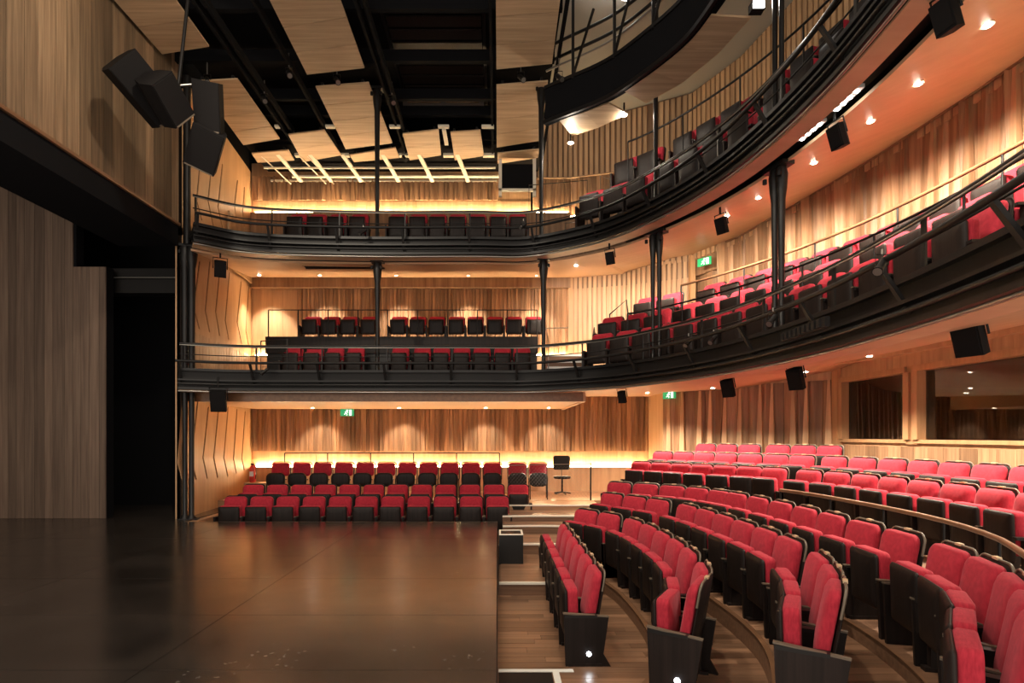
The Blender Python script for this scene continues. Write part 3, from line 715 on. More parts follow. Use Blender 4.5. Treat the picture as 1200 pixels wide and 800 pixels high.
# ================================================================== SEATS
def slab(hw,z0,z1,y0,y1,r,bulge,lean,nseg=4,dz=0):
    """upholstered slab: rounded outline in XZ, thickness y0..y1 (front..back), front pillowed, leaning by lean per metre of height"""
    out=[]
    for cx,cz,a0 in ((hw-r,z1-r,0),(-hw+r,z1-r,90),(-hw+r,z0+r,180),(hw-r,z0+r,270)):
        for k in range(nseg+1):
            a=math.radians(a0+90*k/nseg); out.append((cx+r*math.cos(a),cz+r*math.sin(a)))
    n=len(out); cx,cz=0,(z0+z1)/2; vs=[]; fs=[]
    def ring(scale,y):
        for x,z in out:
            xx=x*scale if abs(scale)<1 else x; zz=cz+(z-cz)*scale
            vs.append((xx,y+lean*(zz-z0),zz))
    for sc,y in ((.97,y1),(1,y1-.012),(1,y0+.02),(.94,y0+.004),(.80,y0-bulge*.6),(.45,y0-bulge)): ring(sc,y)
    for i in range(5):
        for k in range(n): fs.append((i*n+k,i*n+(k+1)%n,(i+1)*n+(k+1)%n,(i+1)*n+k))
    fs.append(tuple(range(n))[::-1]); fs.append(tuple(range(5*n,6*n)))
    b=MB(); b.add(vs,fs,True); return b
LEAN=.17
SM={}
SM['back']=slab(.228,.36,.868,-.045,.03,.075,.018,LEAN).mesh('back_cushion',M['velvet'])
SM['shell']=slab(.243,.30,.885,.0,.022,.08,.0,LEAN).mesh('back_shell',M['seatwood'])
# offset of the shell behind the cushion and its pale top edge
for m,dy in ((SM['back'],.06),(SM['shell'],.09)):
    for v in m.vertices: v.co.y+=dy
eb=MB()
pts=[]
for k in range(13):
    a=PI*k/12; x=.175*math.cos(a)/abs(math.cos(a))**.0 if False else None
arc=[(.243,.70)]+[(.163+.08*math.cos(math.radians(a)),.807+.08*math.sin(math.radians(a))) for a in range(0,91,18)]+[(-.163+.08*math.cos(math.radians(a)),.807+.08*math.sin(math.radians(a))) for a in range(90,181,18)]+[(-.243,.70)]
eb.tube([(x,.099+LEAN*(z-.30),z) for x,z in arc],.010,5)
SM['edge']=eb.mesh('shell_edge',M['edge'])
SM['plate']=MB().box(-.035,.035,.085+LEAN*.58,.115+LEAN*.58,.884,.902).mesh('number_plate',M['plate'])
pd=slab(.208,.29,.715,-.16,-.055,.05,.0,-.02); SM['pad']=pd.mesh('seat_pad',M['velvet'])
ss=slab(.213,.22,.700,-.185,-.150,.03,.012,-.03); SM['sshell']=ss.mesh('seat_shell',M['seatwood'])
# side standard with a foot, and the armrest that caps it
sf=MB().box(-.028,.028,-.13,.10,.02,.46).box(-.035,.035,-.17,.16,0,.03); SM['side']=sf.mesh('side_frame',M['seatwood'])
SM['arm']=MB().box(-.034,.034,-.20,.11,.46,.487).mesh('armrest',M['black'])
ep=MB()
prof=[(-.19,0),(.24,0),(.17,.12),(.22,.47),(-.21,.50)]
ep.add([(-.018,y,z) for y,z in prof]+[(.018,y,z) for y,z in prof],[(0,1,2,3,4),(9,8,7,6,5)]+[(i,(i+1)%5,5+(i+1)%5,5+i) for i in range(5)])
SM['end']=ep.mesh('end_panel',M['seatwood'])
SM['endcap']=MB().bar((0,-.215,.502),(0,.222,.472),0,rect=(.04,.012)).mesh('end_cap',M['edge'])
SM['alamp']=MB().lathe([(.022,0),(.022,.006),(.014,.012)]).mesh('aisle_lamp',M['aisle'])
SM['vent']=MB().lathe([(.16,0),(.155,.05),(.10,.09),(.06,.24)],(0,0,0),12).mesh('pedestal',M['seatwood'])
def seat_proto(full):
    t=thing('theatre_seat','x','seat')
    inst('back_cushion',SM['back'],t); sh_=inst('back_shell',SM['shell'],t); inst('seat_pad',SM['pad'],t); inst('seat_shell',SM['sshell'],t)
    inst('side_frame',SM['side'],t,(.262,0,0)); inst('armrest',SM['arm'],t,(.262,0,0))
    if full: inst('shell_edge',SM['edge'],sh_); inst('number_plate',SM['plate'],sh_)
    return t
pf=seat_proto(True); pn=seat_proto(False)
used=set()
def place(proto,x,y,z,d,label,group,sc=(1,1,1),ends=(),lamp=False):
    rz=math.atan2(d.x,-d.y)
    if proto.name in used: r=copy_tree(proto,(x,y,z),rz,label,group,sc)
    else:
        used.add(proto.name); r=proto; r.location=(x,y,z); r.rotation_euler=(0,0,rz); r['label']=label; r['group']=group; r.scale=sc
    for e in ends:
        ep_=inst('end_panel',SM['end'],r,(.275*e,0,0)); inst('end_cap',SM['endcap'],ep_)
        if lamp and e==1: inst('aisle_lamp',SM['alamp'],ep_,(.018*e,.03,.12),0,(1,1,1),(0,PI/2*e,0))
    return r
ORD=['first','second','third','fourth','fifth','sixth','seventh','eighth','ninth','tenth','eleventh','twelfth','thirteenth','fourteenth','fifteenth']
def row(C,start,n,pitch,z,desc,group,proto=None,ends=(),lamp=False,sc=(1,1,1)):
    """seats along a curve of seat-back tops; first seat nearest the start point, running towards the camera's side"""
    L=arcl(C); s0=near(C,L,start)
    for k in range(n):
        p,t=at(C,L,s0+k*pitch); d=Vector((t.y,-t.x,0))
        q=p+d*.19
        e=[]
        if 'a' in ends and k==0: e.append(-1)
        if 'b' in ends and k==n-1: e.append(1)
        place(proto or pf,q.x,q.y,z,d,desc%ORD[k],group,sc,e,lamp)
# stalls, curved block
rowA=[Vector((1.03,8.4-.1*i,0)) for i in range(33)]
row(rowA,(1.03,8.16),6,.525,zA,'red tip-up seat %s from the steps in the single straight row beside the stage','straight row beside the stage',ends='ab',lamp=True)
row(cB,(1.44,8.77),2,.50,zB,'red tip-up seat %s of the two at the stepped end of the second curved row','second curved stalls row',ends='ab')
row(cB,(1.97,7.75),5,.52,zB,'red tip-up seat %s from the small gap in the second curved stalls row','second curved stalls row',ends='a')
row(cB,(1.90,5.02),2,.52,zB,'red tip-up seat %s in the short aisle pair with a lit end panel','second curved stalls row',ends='ab',lamp=True)
row(cC,(1.98,9.42),3,.50,zC,'red tip-up seat %s from the steps at the far end of the third curved row','third curved stalls row',ends='ab')
row(cC,(2.75,7.88),6,.508,zC,'red tip-up seat %s from the small gap in the third curved stalls row','third curved stalls row',ends='ab')
row(cC,(2.69,4.55),3,.48,zC,'red tip-up seat %s in the short aisle trio seen side on','third curved stalls row',ends='ab',lamp=True)
row(cD,(2.22,10.15),5,.50,zD,'dark red tip-up seat %s from the steps in the shaded fourth row','fourth curved stalls row',ends='ab')
row(cD,(3.58,8.25),7,.548,zD,'red tip-up seat %s from the small gap in the long fourth row below the handrail','fourth curved stalls row',ends='ab')
row(cD,(3.55,4.28),5,.50,zD,'large red tip-up seat %s from the aisle end of the fourth row','fourth curved stalls row',ends='a')
row(cE,(3.11,12.0),7,.475,zE,'bright red tip-up seat %s from the walkway in the handrail row','upper stalls row behind the handrail',ends='ab')
row(cE,(5.15,9.1),8,.535,zE,'bright red tip-up seat %s past the small gap in the handrail row','upper stalls row behind the handrail',ends='a')
row(cF,(3.75,12.5),7,.50,zF,'bright red tip-up seat %s from the walkway in the middle upper stalls row','middle upper stalls row',ends='ab')
row(cF,(5.86,9.55),8,.53,zF,'red tip-up seat %s along the booth wall in the middle upper stalls row','middle upper stalls row',ends='a')
row(cG,(4.72,12.54),3,.51,zG,'red tip-up seat %s of three at the walkway end of the topmost stalls row','topmost stalls row',ends='ab')
row(cG,(5.74,11.25),3,.50,zG,'red tip-up seat %s of three at the booth end of the topmost stalls row','topmost stalls row',ends='ab')
# stalls across the stage
DN=Vector((0,-1,0))
for k in range(11):
    place(pf if False else pn,(278+30.5*k-583)/57,11.22,-.47,DN,'red seat %s from the slotted wall in the front row across the stage'%ORD[k],'front row across the stage',ends=([-1] if k==0 else [1] if k==10 else []))
for k in range(12):
    place(pn,(299+28*k-583)/52.8,12.1,-.31,DN,'shaded red seat %s from the side wall in the middle row across the stage'%ORD[k],'middle row across the stage',sc=(.98,1,1),ends=([-1] if k==0 else [1] if k==11 else []))
# loose high chairs behind them
def loose_proto():
    t=thing('loose_chair','x','chair')
    a=slab(.21,.52,.84,-.03,.03,.07,.012,.1); m=a.mesh('back_cushion',M['velvet'])
    for v in m.vertices: v.co.y+=.15
    inst('back_cushion',m,t)
    fr=MB().tube([(.22,.19,.44),(.225,.225,.72)]+[(.145+.08*math.cos(math.radians(q)),.235,.785+.07*math.sin(math.radians(q))) for q in (0,30,60,90)]+[(-.145+.08*math.cos(math.radians(q)),.235,.785+.07*math.sin(math.radians(q))) for q in (90,120,150,180)]+[(-.225,.225,.72),(-.22,.19,.44)],.014,6)
    fr.obj('back_frame',M['black'],t)
    sp=slab(.215,.30,.62,-.18,-.10,.12,.01,0); sp.obj('seat_shell',M['seatwood'],t)
    for sx in (-1,1):
        MB().bar((.20*sx,-.16,0),(.20*sx,-.14,.46),.014,6).obj('leg',M['black'],t)
        MB().bar((.21*sx,.22,0),(.21*sx,.19,.46),.014,6).obj('leg',M['black'],t)
    MB().bar((-.21,.0,.45),(.21,.0,.45),.014,6).obj('crossbar',M['black'],t)
    return t
lp=loose_proto()
pxs=[329.5+24.75*k for k in range(11)]+[606,630]
for k,px in enumerate(pxs):
    lab='red-backed loose chair %s from the side wall behind the two fixed rows'%ORD[k] if k<11 else ['red-backed loose chair just past the gap at the steps end','red-backed loose chair on thin legs at the very end by the steps'][k-11]
    x=(px-583)/650*13.25
    if k==0: lp.location=(x,13.05,.16); lp['label']=lab; lp['group']='loose chairs across the stage'
    else: copy_tree(lp,(x,13.05,.16),0,lab,'loose chairs across the stage')
# circle across the stage
pc=[310+23.6*0]
fr_px=[346,370,394,417.5]+[461.5,486,509.5,533,556.5,580,603.5][0:7]
for k,px in enumerate((346,370,394,418,470,495.5,518,541.5,565,589,611.5)):
    place(pn,(px-583)/50,12.85,2.86,DN,'dark red seat %s from the side wall in the far circle front row'%ORD[k],'front row of the far circle',sc=(.86,1,.97))
for k,px in enumerate((368,390,412,435,469,491,513,535.5,557.5,580,602,625)):
    place(pn,(px-583)/650*13.95,13.75,3.95,DN,'red seat %s from the side wall on the far circle plinth'%ORD[k],'plinth row of the far circle',sc=(.86,1,.77))
# gallery across the stage
for k,px in enumerate((352,375,398,423,468,491.5,514,537,560,584,606.5)):
    place(pn,(px-583)/50,12.8,5.93,DN,'shaded red seat %s from the side wall in the far gallery row'%ORD[k],'far gallery row',sc=(.86,1,1))
# circle, curved side
def arcs(C,groups,z,desc,group,pitch=.53,sc=(1,1,1)):
    for g,(st,n,word) in enumerate(groups):
        row(C,st,n,pitch,z,desc.replace('@',word),group,proto=pn,sc=sc)
o1=off(F1,1.12); o2=off(F1,1.82); o3=off(F1,2.55)
arcs(o1,[((2.45,11.75),3,'before the forked column'),((3.62,10.55),11,'past the forked column')],2.86,'red seat %s @ in the curved circle front row','front row of the curved circle',.545)
arcs(o2,[((2.75,12.3),3,'behind the forked column'),((3.95,10.9),11,'past the circle aisle')],3.33,'red seat %s @ in the curved circle middle row','middle row of the curved circle',.56)
arcs(o3,[((3.5,12.5),2,'at the corner hoop rail'),((4.5,11.2),11,'past the upper aisle')],3.82,'red seat %s @ in the curved circle rearmost row','rearmost row of the curved circle',.57)
g1=off(F2,1.12); g2=off(F2,1.85)
arcs(g1,[((2.3,11.9),3,'before the bright-edged post'),((3.7,10.4),4,'past the bright-edged post'),((4.4,8.0),4,'by the twin posts')],5.82,'dark red-sided seat %s @ in the front gallery row','front row of the curved gallery',.56)
arcs(g2,[((3.0,12.0),2,'at the bent pale rail'),((3.95,10.8),3,'past the upper gallery aisle'),((4.9,9.0),4,'under the slatted gallery wall')],6.66,'dark red-sided seat %s @ in the back gallery row','back row of the curved gallery',.56)
# office chair and extinguisher on the walkway
oc=thing('swivel_chair','grey swivel chair standing alone on the walkway before the bright strip','chair',(1.62,13.9,.16))
slab(.21,.62,.98,-.03,.03,.06,.01,.05).obj('backrest',M['dark'],oc,(0,.12,0)); 
MB().lathe([(.02,0),(.2,.01),(.22,.04),(.21,.07),(.02,.08)],(0,0,.40)).obj('seat',M['dark'],oc)
MB().lathe([(.025,.06),(.025,.42)],(0,0,0),8).obj('gas_column',M['black'],oc)
for k in range(5):
    a=2*PI*k/5; MB().bar((0,0,.08),(.22*math.cos(a),.22*math.sin(a),.04),.016,6).obj('base_arm',M['black'],oc)
MB().bar((0,.1,.42),(0,.16,.72),.02,rect=(.05,.015)).obj('back_stem',M['black'],oc)
fe=thing('fire_extinguisher','red fire extinguisher standing on the ledge post by the side wall','extinguisher',(-6.0,13.6,.50))
MB().lathe([(.06,0),(.075,.02),(.075,.34),(.05,.40),(.025,.43)],(0,0,0),14).obj('cylinder_body',M['red'],fe)
MB().box(-.03,.03,-.05,.03,.43,.47).obj('valve',M['black'],fe)
MB().tube([(.03,-.02,.44),(.09,-.04,.40),(.095,-.04,.2),(.085,-.05,.08)],.010,6).obj('hose',M['black'],fe)
MB().box(-.05,.05,-.077,-.07,.15,.27).obj('label_panel',M['white'],fe)
tag(MB().box(-6.15,-5.3,13.45,13.75,.16,.50).obj('ledge_box',M['flat']),'low timber ledge box under the fire extinguisher','ledge')

# ================================================================== CEILING PANELS AND RIGGING
QP=[[(-6.13,7.4),(-5.12,7.4),(-5.16,9.93),(-6.12,10.13)],[(-5.9,10.89),(-5.08,10.83),(-5.11,13.02),(-6.09,13.3)],[(-6.07,13.69),(-5.1,13.53),(-5.14,14.03),(-6.12,14.15)],
[(-3.62,7.6),(-2.5,7.3),(-2.52,10.51),(-3.67,10.7)],[(-3.63,11.07),(-2.54,10.94),(-2.5,13.21),(-3.69,13.49)],[(-3.67,13.77),(-2.47,13.41),(-2.46,13.9),(-3.65,14.12)],
[(-4.84,12.83),(-3.95,12.65),(-3.88,13.77),(-4.95,14.12)],[(-2.19,12.8),(-1.34,12.62),(-1.4,13.77),(-2.22,14.03)],[(-1.08,12.73),(-.39,12.65),(-.34,13.81),(-1.08,14.03)],
[(-.03,7.2),(.98,7.2),(1.02,10.39),(-.02,10.55)],[(-.02,11.02),(.99,10.89),(1.02,13.09),(-.02,13.41)],[(0,13.69),(1.02,13.49),(1.01,13.9),(0,14.21)]]
QL=['long plywood ceiling panel hugging the old plank wall','plywood ceiling panel behind the triple speaker','narrow plywood ceiling strip above the side wall corner','long plywood ceiling panel below the brown lantern','large plywood ceiling panel in the middle strip','narrow plywood ceiling strip at the end of the middle strip','small plywood ceiling panel with a dark notch beside the middle strip','small plywood ceiling panel just past the middle strip','small plywood ceiling panel next to the dark louvre bay','long plywood ceiling panel over the stage edge','large plywood ceiling panel over the stage edge with a fine crack','narrow plywood ceiling strip above the duct frame']
ZC=8.6
for q,lab in zip(QP,QL):
    t=thing('ceiling_panel',lab,'ceiling panel',(q[0][0],q[0][1],ZC),0,'plywood ceiling panels')
    a,b_,c,d=[Vector((*p,0)) for p in q]
    Ln=(d-a).length; n=max(1,round(Ln/.62)); tilt=.015*Ln
    for k in range(n):
        f0=k/n+.003; f1=(k+1)/n-.003
        P=[a.lerp(d,f0),b_.lerp(c,f0),b_.lerp(c,f1),a.lerp(d,f1)]
        vs=[(p.x-q[0][0],p.y-q[0][1],.0) for p in P]+[(p.x-q[0][0],p.y-q[0][1],.03) for p in P]
        MB().add(vs,[(0,3,2,1),(4,5,6,7),(0,1,5,4),(1,2,6,5),(2,3,7,6),(3,0,4,7)]).obj('plywood_sheet',M['ceil'],t)
    for x_ in (.12,.88):
        p0=a.lerp(b_,x_); p1=d.lerp(c,x_)
        MB().bar((p0.x-q[0][0],p0.y-q[0][1],.06),(p1.x-q[0][0],p1.y-q[0][1],.06),0,rect=(.05,.06)).obj('batten',M['black'],t)
def beam(a,b_,label,rect=(.1,.18),m='matte',name='rigging_beam',grp='rigging beams above the ceiling panels'):
    return tag(MB().bar(a,b_,0,rect=rect).obj(name,M[m]),label,'beam',grp)
# tracks along the strips
for x,l in ((-4.92,'black rigging track beside the wall-side panels'),(-4.75,'second black rigging track beside the wall-side panels'),(-2.3,'black rigging track beside the middle panels'),(-2.16,'second black rigging track beside the middle panels'),(-.12,'black rigging track beside the stage-edge panels'),(1.14,'black rigging track outside the stage-edge panels'),(-3.95,'black rigging track over the dark bay')):
    beam((x,6.5,8.72),(x,14.0,8.72),l,(.05,.14))
for y_,l in ((9.4,'black cross beam over the dark rigging bay, first from the house'),(10.7,'black cross beam behind the first ceiling panels'),(11.9,'black cross beam over the middle of the rigging bay'),(12.5,'black cross beam before the small ceiling panels'),(13.55,'black cross beam behind the small ceiling panels')):
    beam((-6.2,y_,8.95),(1.1,y_,8.95),l,(.10,.22))
# dark louvre bay between the strips
lv=thing('louvre_bay','bank of dark brown louvre blades deep in the rigging bay','louvre',(-1.15,10.6,9.15))
for k in range(14):
    MB().bar((-.85,-2.2+.33*k,0),(.85,-2.2+.33*k,0),0,rect=(.24,.03)).obj('louvre_blade',M['seatwood'],lv)
for s in (-1,1): MB().bar((.9*s,-2.4,0),(.9*s,2.3,0),0,rect=(.05,.1)).obj('side_rail',M['black'],lv)
bx=thing('trap_frame','dark framed trap with two brown panels in the rigging bay','hatch',(-1.2,12.15,9.0))
for s in (-.42,.42): MB().box(s-.36,s+.36,-.12,.12,0,.03).obj('trap_panel',M['plank'],bx)
MB().box(-.9,.9,-.18,-.14,-.03,.08).obj('frame_bar',M['black'],bx); MB().box(-.9,.9,.14,.18,-.03,.08).obj('frame_bar',M['glint'],bx)
def pipe(pts,r,label,m='cream',name='white_pipe',grp='pale pipes at the far ceiling edge'):
    return tag(MB().tube(pts,r,8).obj(name,M[m]),label,'pipe',grp)
pipe([(-6.0,14.25,8.52),(-.05,14.25,8.52)],.028,'upper pale pipe running along the ceiling edge above the gallery')
pipe([(-5.4,14.6,8.46),(.15,14.6,8.46),(.15,14.6,8.7)],.04,'thicker pale pipe along the ceiling edge with an upturned end')
beam((-6.1,14.93,8.50),(.0,14.93,8.50),'pale trim along the top of the far gallery boards',(.05,.05),'cream','ceiling_edge_trim')
for k,x in enumerate((-5.35,-4.55,-3.75,-2.75,-1.85,-.9)):
    beam((x-.1,13.75,8.62),(x+.12,14.8,8.42),'pale short hanger bracket %s from the side wall at the ceiling edge'%ORD[k],(.10,.04),'cream','hanger_bracket','pale hanger brackets')
for k,x in enumerate((-4.95,-4.75,-5.9)):
    pipe([(x,13.8,8.62),(x+.35,14.9,8.40)],.016,'thin pale conduit %s among those slanting by the side wall corner'%ORD[k])
for k,(x0,x1) in enumerate(((-2.45,-2.2),(-1.35,-1.1),(-.36,-.08),(-5.05,-4.95),(-3.9,-3.7))):
    beam((x0,12.6,8.66),(x1,12.6,8.66),'pale cross bracket in gap %s between the small ceiling panels'%ORD[k],(.09,.05),'cream','cross_bracket','pale cross brackets')
    beam((x0,13.85,8.64),(x1,13.85,8.64),'pale cross bracket behind gap %s of the small ceiling panels'%ORD[k],(.12,.06),'cream','cross_bracket','pale cross brackets')
beam((-1.22,12.65,8.62),(-1.22,13.3,8.62),'pale stem bracket between two small ceiling panels',(.09,.04),'cream','stem_bracket','pale cross brackets')
df=thing('duct_frame','hanging pale metal frame around a black duct opening','duct frame',(.5,14.0,7.8))
for s in (-.43,.43): MB().box(s-.04,s+.04,-.05,.05,-.12,.85).obj('side_bar',M['cream'],df)
MB().box(-.39,.39,-.02,.04,.06,.68).obj('duct_opening',M['matte'],df); MB().box(-.47,.47,-.05,.03,.0,.06).obj('bottom_bar',M['cream'],df)
struct(MB().box(-6.2,1.1,13.6,15,8.78,8.9).obj('ceiling_far_void',M['matte']))
# small brackets, clamps and lanterns hanging in the grid
def lantern(x,y,z,tx,label,s=1.0,m='black',watts=0,ang=60,col=(1,.82,.6),group=None,lit=False):
    t=thing('stage_lantern',label,'stage light',(x,y,z),0,group)
    d=(Vector(tx)-Vector((x,y,z))).normalized(); a=-d*.16*s; b_=d*.16*s
    MB().bar(a,b_,.075*s,10).obj('lamp_body',M[m],t); MB().bar(b_,b_+d*.09*s,.085*s,10,.10*s).obj('lens_tube',M[m],t)
    MB().bar(b_+d*.088*s,b_+d*.095*s,.08*s,10).obj('lens',M['lens'] if lit else M['glint'],t)
    MB().tube([(.12*s,0,0),(.12*s,0,.2*s),(-.12*s,0,.2*s),(-.12*s,0,0)],.012*s,6).obj('yoke',M['dark'],t)
    MB().bar((0,0,.2*s),(0,0,max(.3*s,8.88-z if z>8 and y>6 else (8.74-z if z>8 else 0))),.02*s,6).obj('clamp',M['glint'],t)
    if watts: spot(t,Vector((x,y,z))+d*.3*s,tx,watts,ang,.8,col,.12)
    return t
bl=thing('brown_lantern','boxy brown lantern hanging before the middle ceiling panels','stage light',(-2.85,7.6,7.85))
MB().box(-.30,.12,-.18,.18,0,.28).obj('lamp_housing',M['seatwood'],bl); MB().bar((.12,0,.16),(.42,0,.2),.13,12).obj('lens_tube',M['black'],bl); MB().box(-.30,.12,-.19,.19,-.015,.0).obj('bottom_plate',M['edge'],bl); MB().bar((-.1,0,.28),(-.1,0,.9),.02,6).obj('hanger',M['dark'],bl)
for k,(x,y,z,l) in enumerate(((-4.75,11.3,8.5,'small lantern clamped in the dark bay beside the wall-side panels'),(-2.16,11.35,8.5,'small lantern with a pale clamp beside the middle panels'),(.45,10.7,8.55,'small round-faced lantern in the gap of the stage-edge panels'),(-3.95,10.5,8.5,'slim lantern tilted in the dark rigging bay'),(1.14,10.3,8.3,'small lantern hanging at the corner of the technical bridge'),(-3.1,10.7,8.5,'small lantern in the gap of the middle panels'),(-5.6,10.7,8.5,'small lantern above the triple speaker'),(-2.3,13.7,8.5,'small lantern before the last middle panel'))):
    lantern(x,y,z,(x+.6,y-1,z-1.2),l,.55,'dark',group='small lanterns in the rigging')
# unseen lanterns above the view, added as fill light over the stage
for k,(x,y,z,tx,e,ang) in enumerate(((-4.2,5.2,8.3,(-1.0,12.5,.2),1.0,80),(-1.0,5.2,8.3,(3.4,8.4,.5),1.0,75),(.6,5.2,8.3,(4.0,6.2,0),.9,85),(-2.6,5.2,8.3,(-6.2,8.6,6.2),.62,100),(-1.8,5.2,8.3,(1.2,5.6,-.4),.55,70))):
    lantern(x,y,z,tx,'added fill lantern over the stage aimed at the %s'%['rows across the stage','curved stalls rows','house end stalls rows','old plank wall','straight row beside the stage'][k],1.2,'dark',FILL_W*e,ang,(1,.86,.68),'added fill lanterns over the stage')
beam((-6.24,5.2,8.75),(1.15,5.2,8.75),'black lighting bar over the stage carrying the added fill lanterns',(.05,.05))
# ---- speakers
def speaker(x,y,z,rot,label,sc=1.0,w=.5,h=.75,d=.42,name='loudspeaker',bracket=True):
    t=thing(name,label,'speaker',(x,y,z)); t.rotation_euler=rot
    w*=sc;h*=sc;d*=sc
    prof=[(-w/2,-d/2),(w/2,-d/2),(w/2,.05*d),(w*.28,d/2),(-w*.28,d/2),(-w/2,.05*d)]
    vs=[(px_,py_,-h/2) for px_,py_ in prof]+[(px_,py_,h/2) for px_,py_ in prof]
    MB().add(vs,[(5,4,3,2,1,0),(6,7,8,9,10,11)]+[(i,(i+1)%6,6+(i+1)%6,6+i) for i in range(6)]).obj('cabinet',M['cloth'],t)
    MB().box(-w/2+.01,w/2-.01,-d/2-.012,-d/2,-h/2+.02,h/2-.02).obj('grille',M['cloth'],t)
    if bracket:
        MB().tube([(-w/2-.02,0,0),(-w/2-.02,0,h/2+.05),(w/2+.02,0,h/2+.05),(w/2+.02,0,0)],.010,6).obj('bracket',M['dark'],t)
        MB().bar((0,0,h/2+.05),(0,.06,h/2+.24),.018,6).obj('hanging_rod',M['dark'],t)
    else:
        MB().box(-w/2+.02,w/2-.02,-d/2-.016,-d/2-.012,-h/2,-h/2+.02).obj('pale_edge',M['edge'],t)
    return t
speaker(-5.3,8.25,6.78,(.5,-.9,.5),'first loudspeaker of the triple cluster, against the old plank wall',1.0,.5,.85,.5,bracket=False)
speaker(-4.88,8.1,6.56,(.45,-.9,.9),'middle loudspeaker of the triple cluster with a pale edge',.85,.5,.7,.5,bracket=False)
speaker(-4.45,8.6,6.74,(.5,.1,.2),'upright loudspeaker at the top of the triple cluster',.9,.42,.75,.45,bracket=False)
speaker(-4.62,8.8,6.22,(.7,.3,.5),'lowest loudspeaker of the triple cluster, tilted down',.9,.5,.7,.5,bracket=False)
pipe([(-4.85,8.4,6.8),(-4.7,8.5,8.7)],.025,'dark pole carrying the triple speaker cluster','dark','speaker_pole','speaker poles')
pipe([(-5.0,8.35,6.9),(-4.55,8.6,7.1)],.02,'pale strut joining the speakers of the triple cluster','glint','speaker_strut','speaker poles')
def at_px(off_,C,i): return off(C,off_)[i]
for (x,y,z,rz,l,s) in ((3.62,4.45,5.02,-1.35,'topmost box speaker hung under the gallery towards the house',.33),(3.85,6.25,5.02,-1.3,'second box speaker under the gallery, beside a downlight',.33),(3.55,8.75,4.96,-1.0,'third box speaker under the gallery by the twin column',.33),(2.1,10.3,4.94,-.6,'box speaker under the gallery at the bend with a pale patch',.3),(-5.45,10.9,4.92,.5,'box speaker under the gallery beside the slotted side wall',.42)):
    speaker(x,y,z,(.35,0,rz),l,s)
for (x,y,z,rz,l,s) in ((4.06,4.75,2.5,-1.2,'largest box speaker hung under the circle before the larger booth window',.42),(4.05,7.5,2.42,-1.0,'box speaker with a pale face under the circle near the finned wall',.38),(3.65,8.75,2.40,-.9,'dark box speaker under the circle over the upper stalls rows',.36),(2.3,10.2,2.36,-.6,'small box speaker under the circle over the stalls steps',.28),(-5.45,10.85,2.34,.3,'flat box speaker under the circle beside the slotted side wall',.55)):
    speaker(x,y,z,(.35,0,rz),l,s)
cv=thing('ceiling_vent','long black air slot in the far circle soffit','vent',(-3.35,12.1,5.325))
MB().box(-.85,.85,-.10,.10,-.01,.03).obj('slot_opening',M['matte'],cv)
for yy in (-.11,.10): MB().box(-.87,.87,yy,yy+.012,-.018,.03).obj('slot_edge',M['rail'],cv)
# ---- technical bridge and its reflectors
TB=cr([(.9,10.55),(1.1,10.4),(1.9,9.8),(2.42,9.1),(2.8,8.4),(2.95,7.8),(3.05,6.8),(3.0,5.6)])
tb=thing('technical_bridge','curved black technical bridge hanging above the gallery','bridge',(0,0,7.55))
def put(b,n,m): o=b.obj(n,m,tb); o.location=(0,0,-7.55); return o
put(sect(TB,0,len(TB)-1,0,.04,7.55,8.25),'bridge_fascia',M['matte']); put(sect(TB,0,len(TB)-1,.04,.14,7.6,7.66),'bridge_deck',M['matte'])
put(sect(TB,0,len(TB)-1,-.05,.02,7.55,7.62),'bottom_rib',M['black']); put(sect(TB,0,len(TB)-1,-.03,.05,8.22,8.28),'top_rib',M['black'])
put(MB().tube([zed(p,8.95) for p in off(TB,.3)],.03,6),'bridge_rail',M['black']); put(MB().tube([zed(p,9.25) for p in off(TB,.3)],.03,6),'bridge_rail',M['black'])
put(MB().tube([zed(p,8.6) for p in off(TB,.05)],.02,6),'pipe',M['glint'])
Lt=arcl(TB)
for k in range(8):
    p,d=at(TB,Lt,.6+k*.85); put(MB().bar(zed(p,8.2),zed(p,9.9),0,rect=(.05,.05)),'hanger_post',M['black'])
    p2,d=at(TB,Lt,.6+k*.85+.42); put(MB().bar(zed(p,8.25),zed(p2,9.3),0,rect=(.035,.035)),'brace',M['black'])
def reflector(q,label,z=7.56,zb=7.5):
    t=thing('reflector_panel',label,'ceiling panel',(q[0][0],q[0][1],z),0,'reflector panels below the bridge')
    n=len(q)//2; inner=q[:n]; outer=q[n:][::-1]
    for i in range(n-1):
        P=[inner[i],inner[i+1],outer[i+1],outer[i]]
        vs=[(p[0]-q[0][0],p[1]-q[0][1],0) for p in P]+[(p[0]-q[0][0],p[1]-q[0][1],.03) for p in P]
        MB().add(vs,[(0,3,2,1),(4,5,6,7),(0,1,5,4),(1,2,6,5),(2,3,7,6),(3,0,4,7)]).obj('plywood_sheet',M['ceil'],t)
reflector([(1.15,10.4),(1.6,10.15),(1.98,9.88),(2.4,10.2),(1.95,10.65),(1.48,10.96)],'short curved plywood reflector under the technical bridge')
reflector([(2.19,9.54),(2.5,9.0),(2.78,8.4),(2.97,7.81),(3.59,7.86),(3.42,8.6),(3.1,9.3),(2.65,9.88)],'long curved plywood reflector under the technical bridge')
reflector([(3.02,7.3),(3.05,6.6),(3.03,5.9),(3.65,5.9),(3.68,6.6),(3.64,7.3)],'plywood reflector over the house end of the gallery')
fl_=thing('floodlight','small white floodlight at the end of the long reflector','floodlight',(3.62,7.75,7.62))
MB().box(-.09,.09,-.06,.06,-.06,.06).obj('housing',M['dark'],fl_); MB().box(-.075,.075,-.075,-.06,-.045,.045).obj('lens',M['tube'],fl_)
spot(fl_,(3.62,7.62,7.6),(3.3,5.4,7.0),30,120,.8,(1,.95,.85))
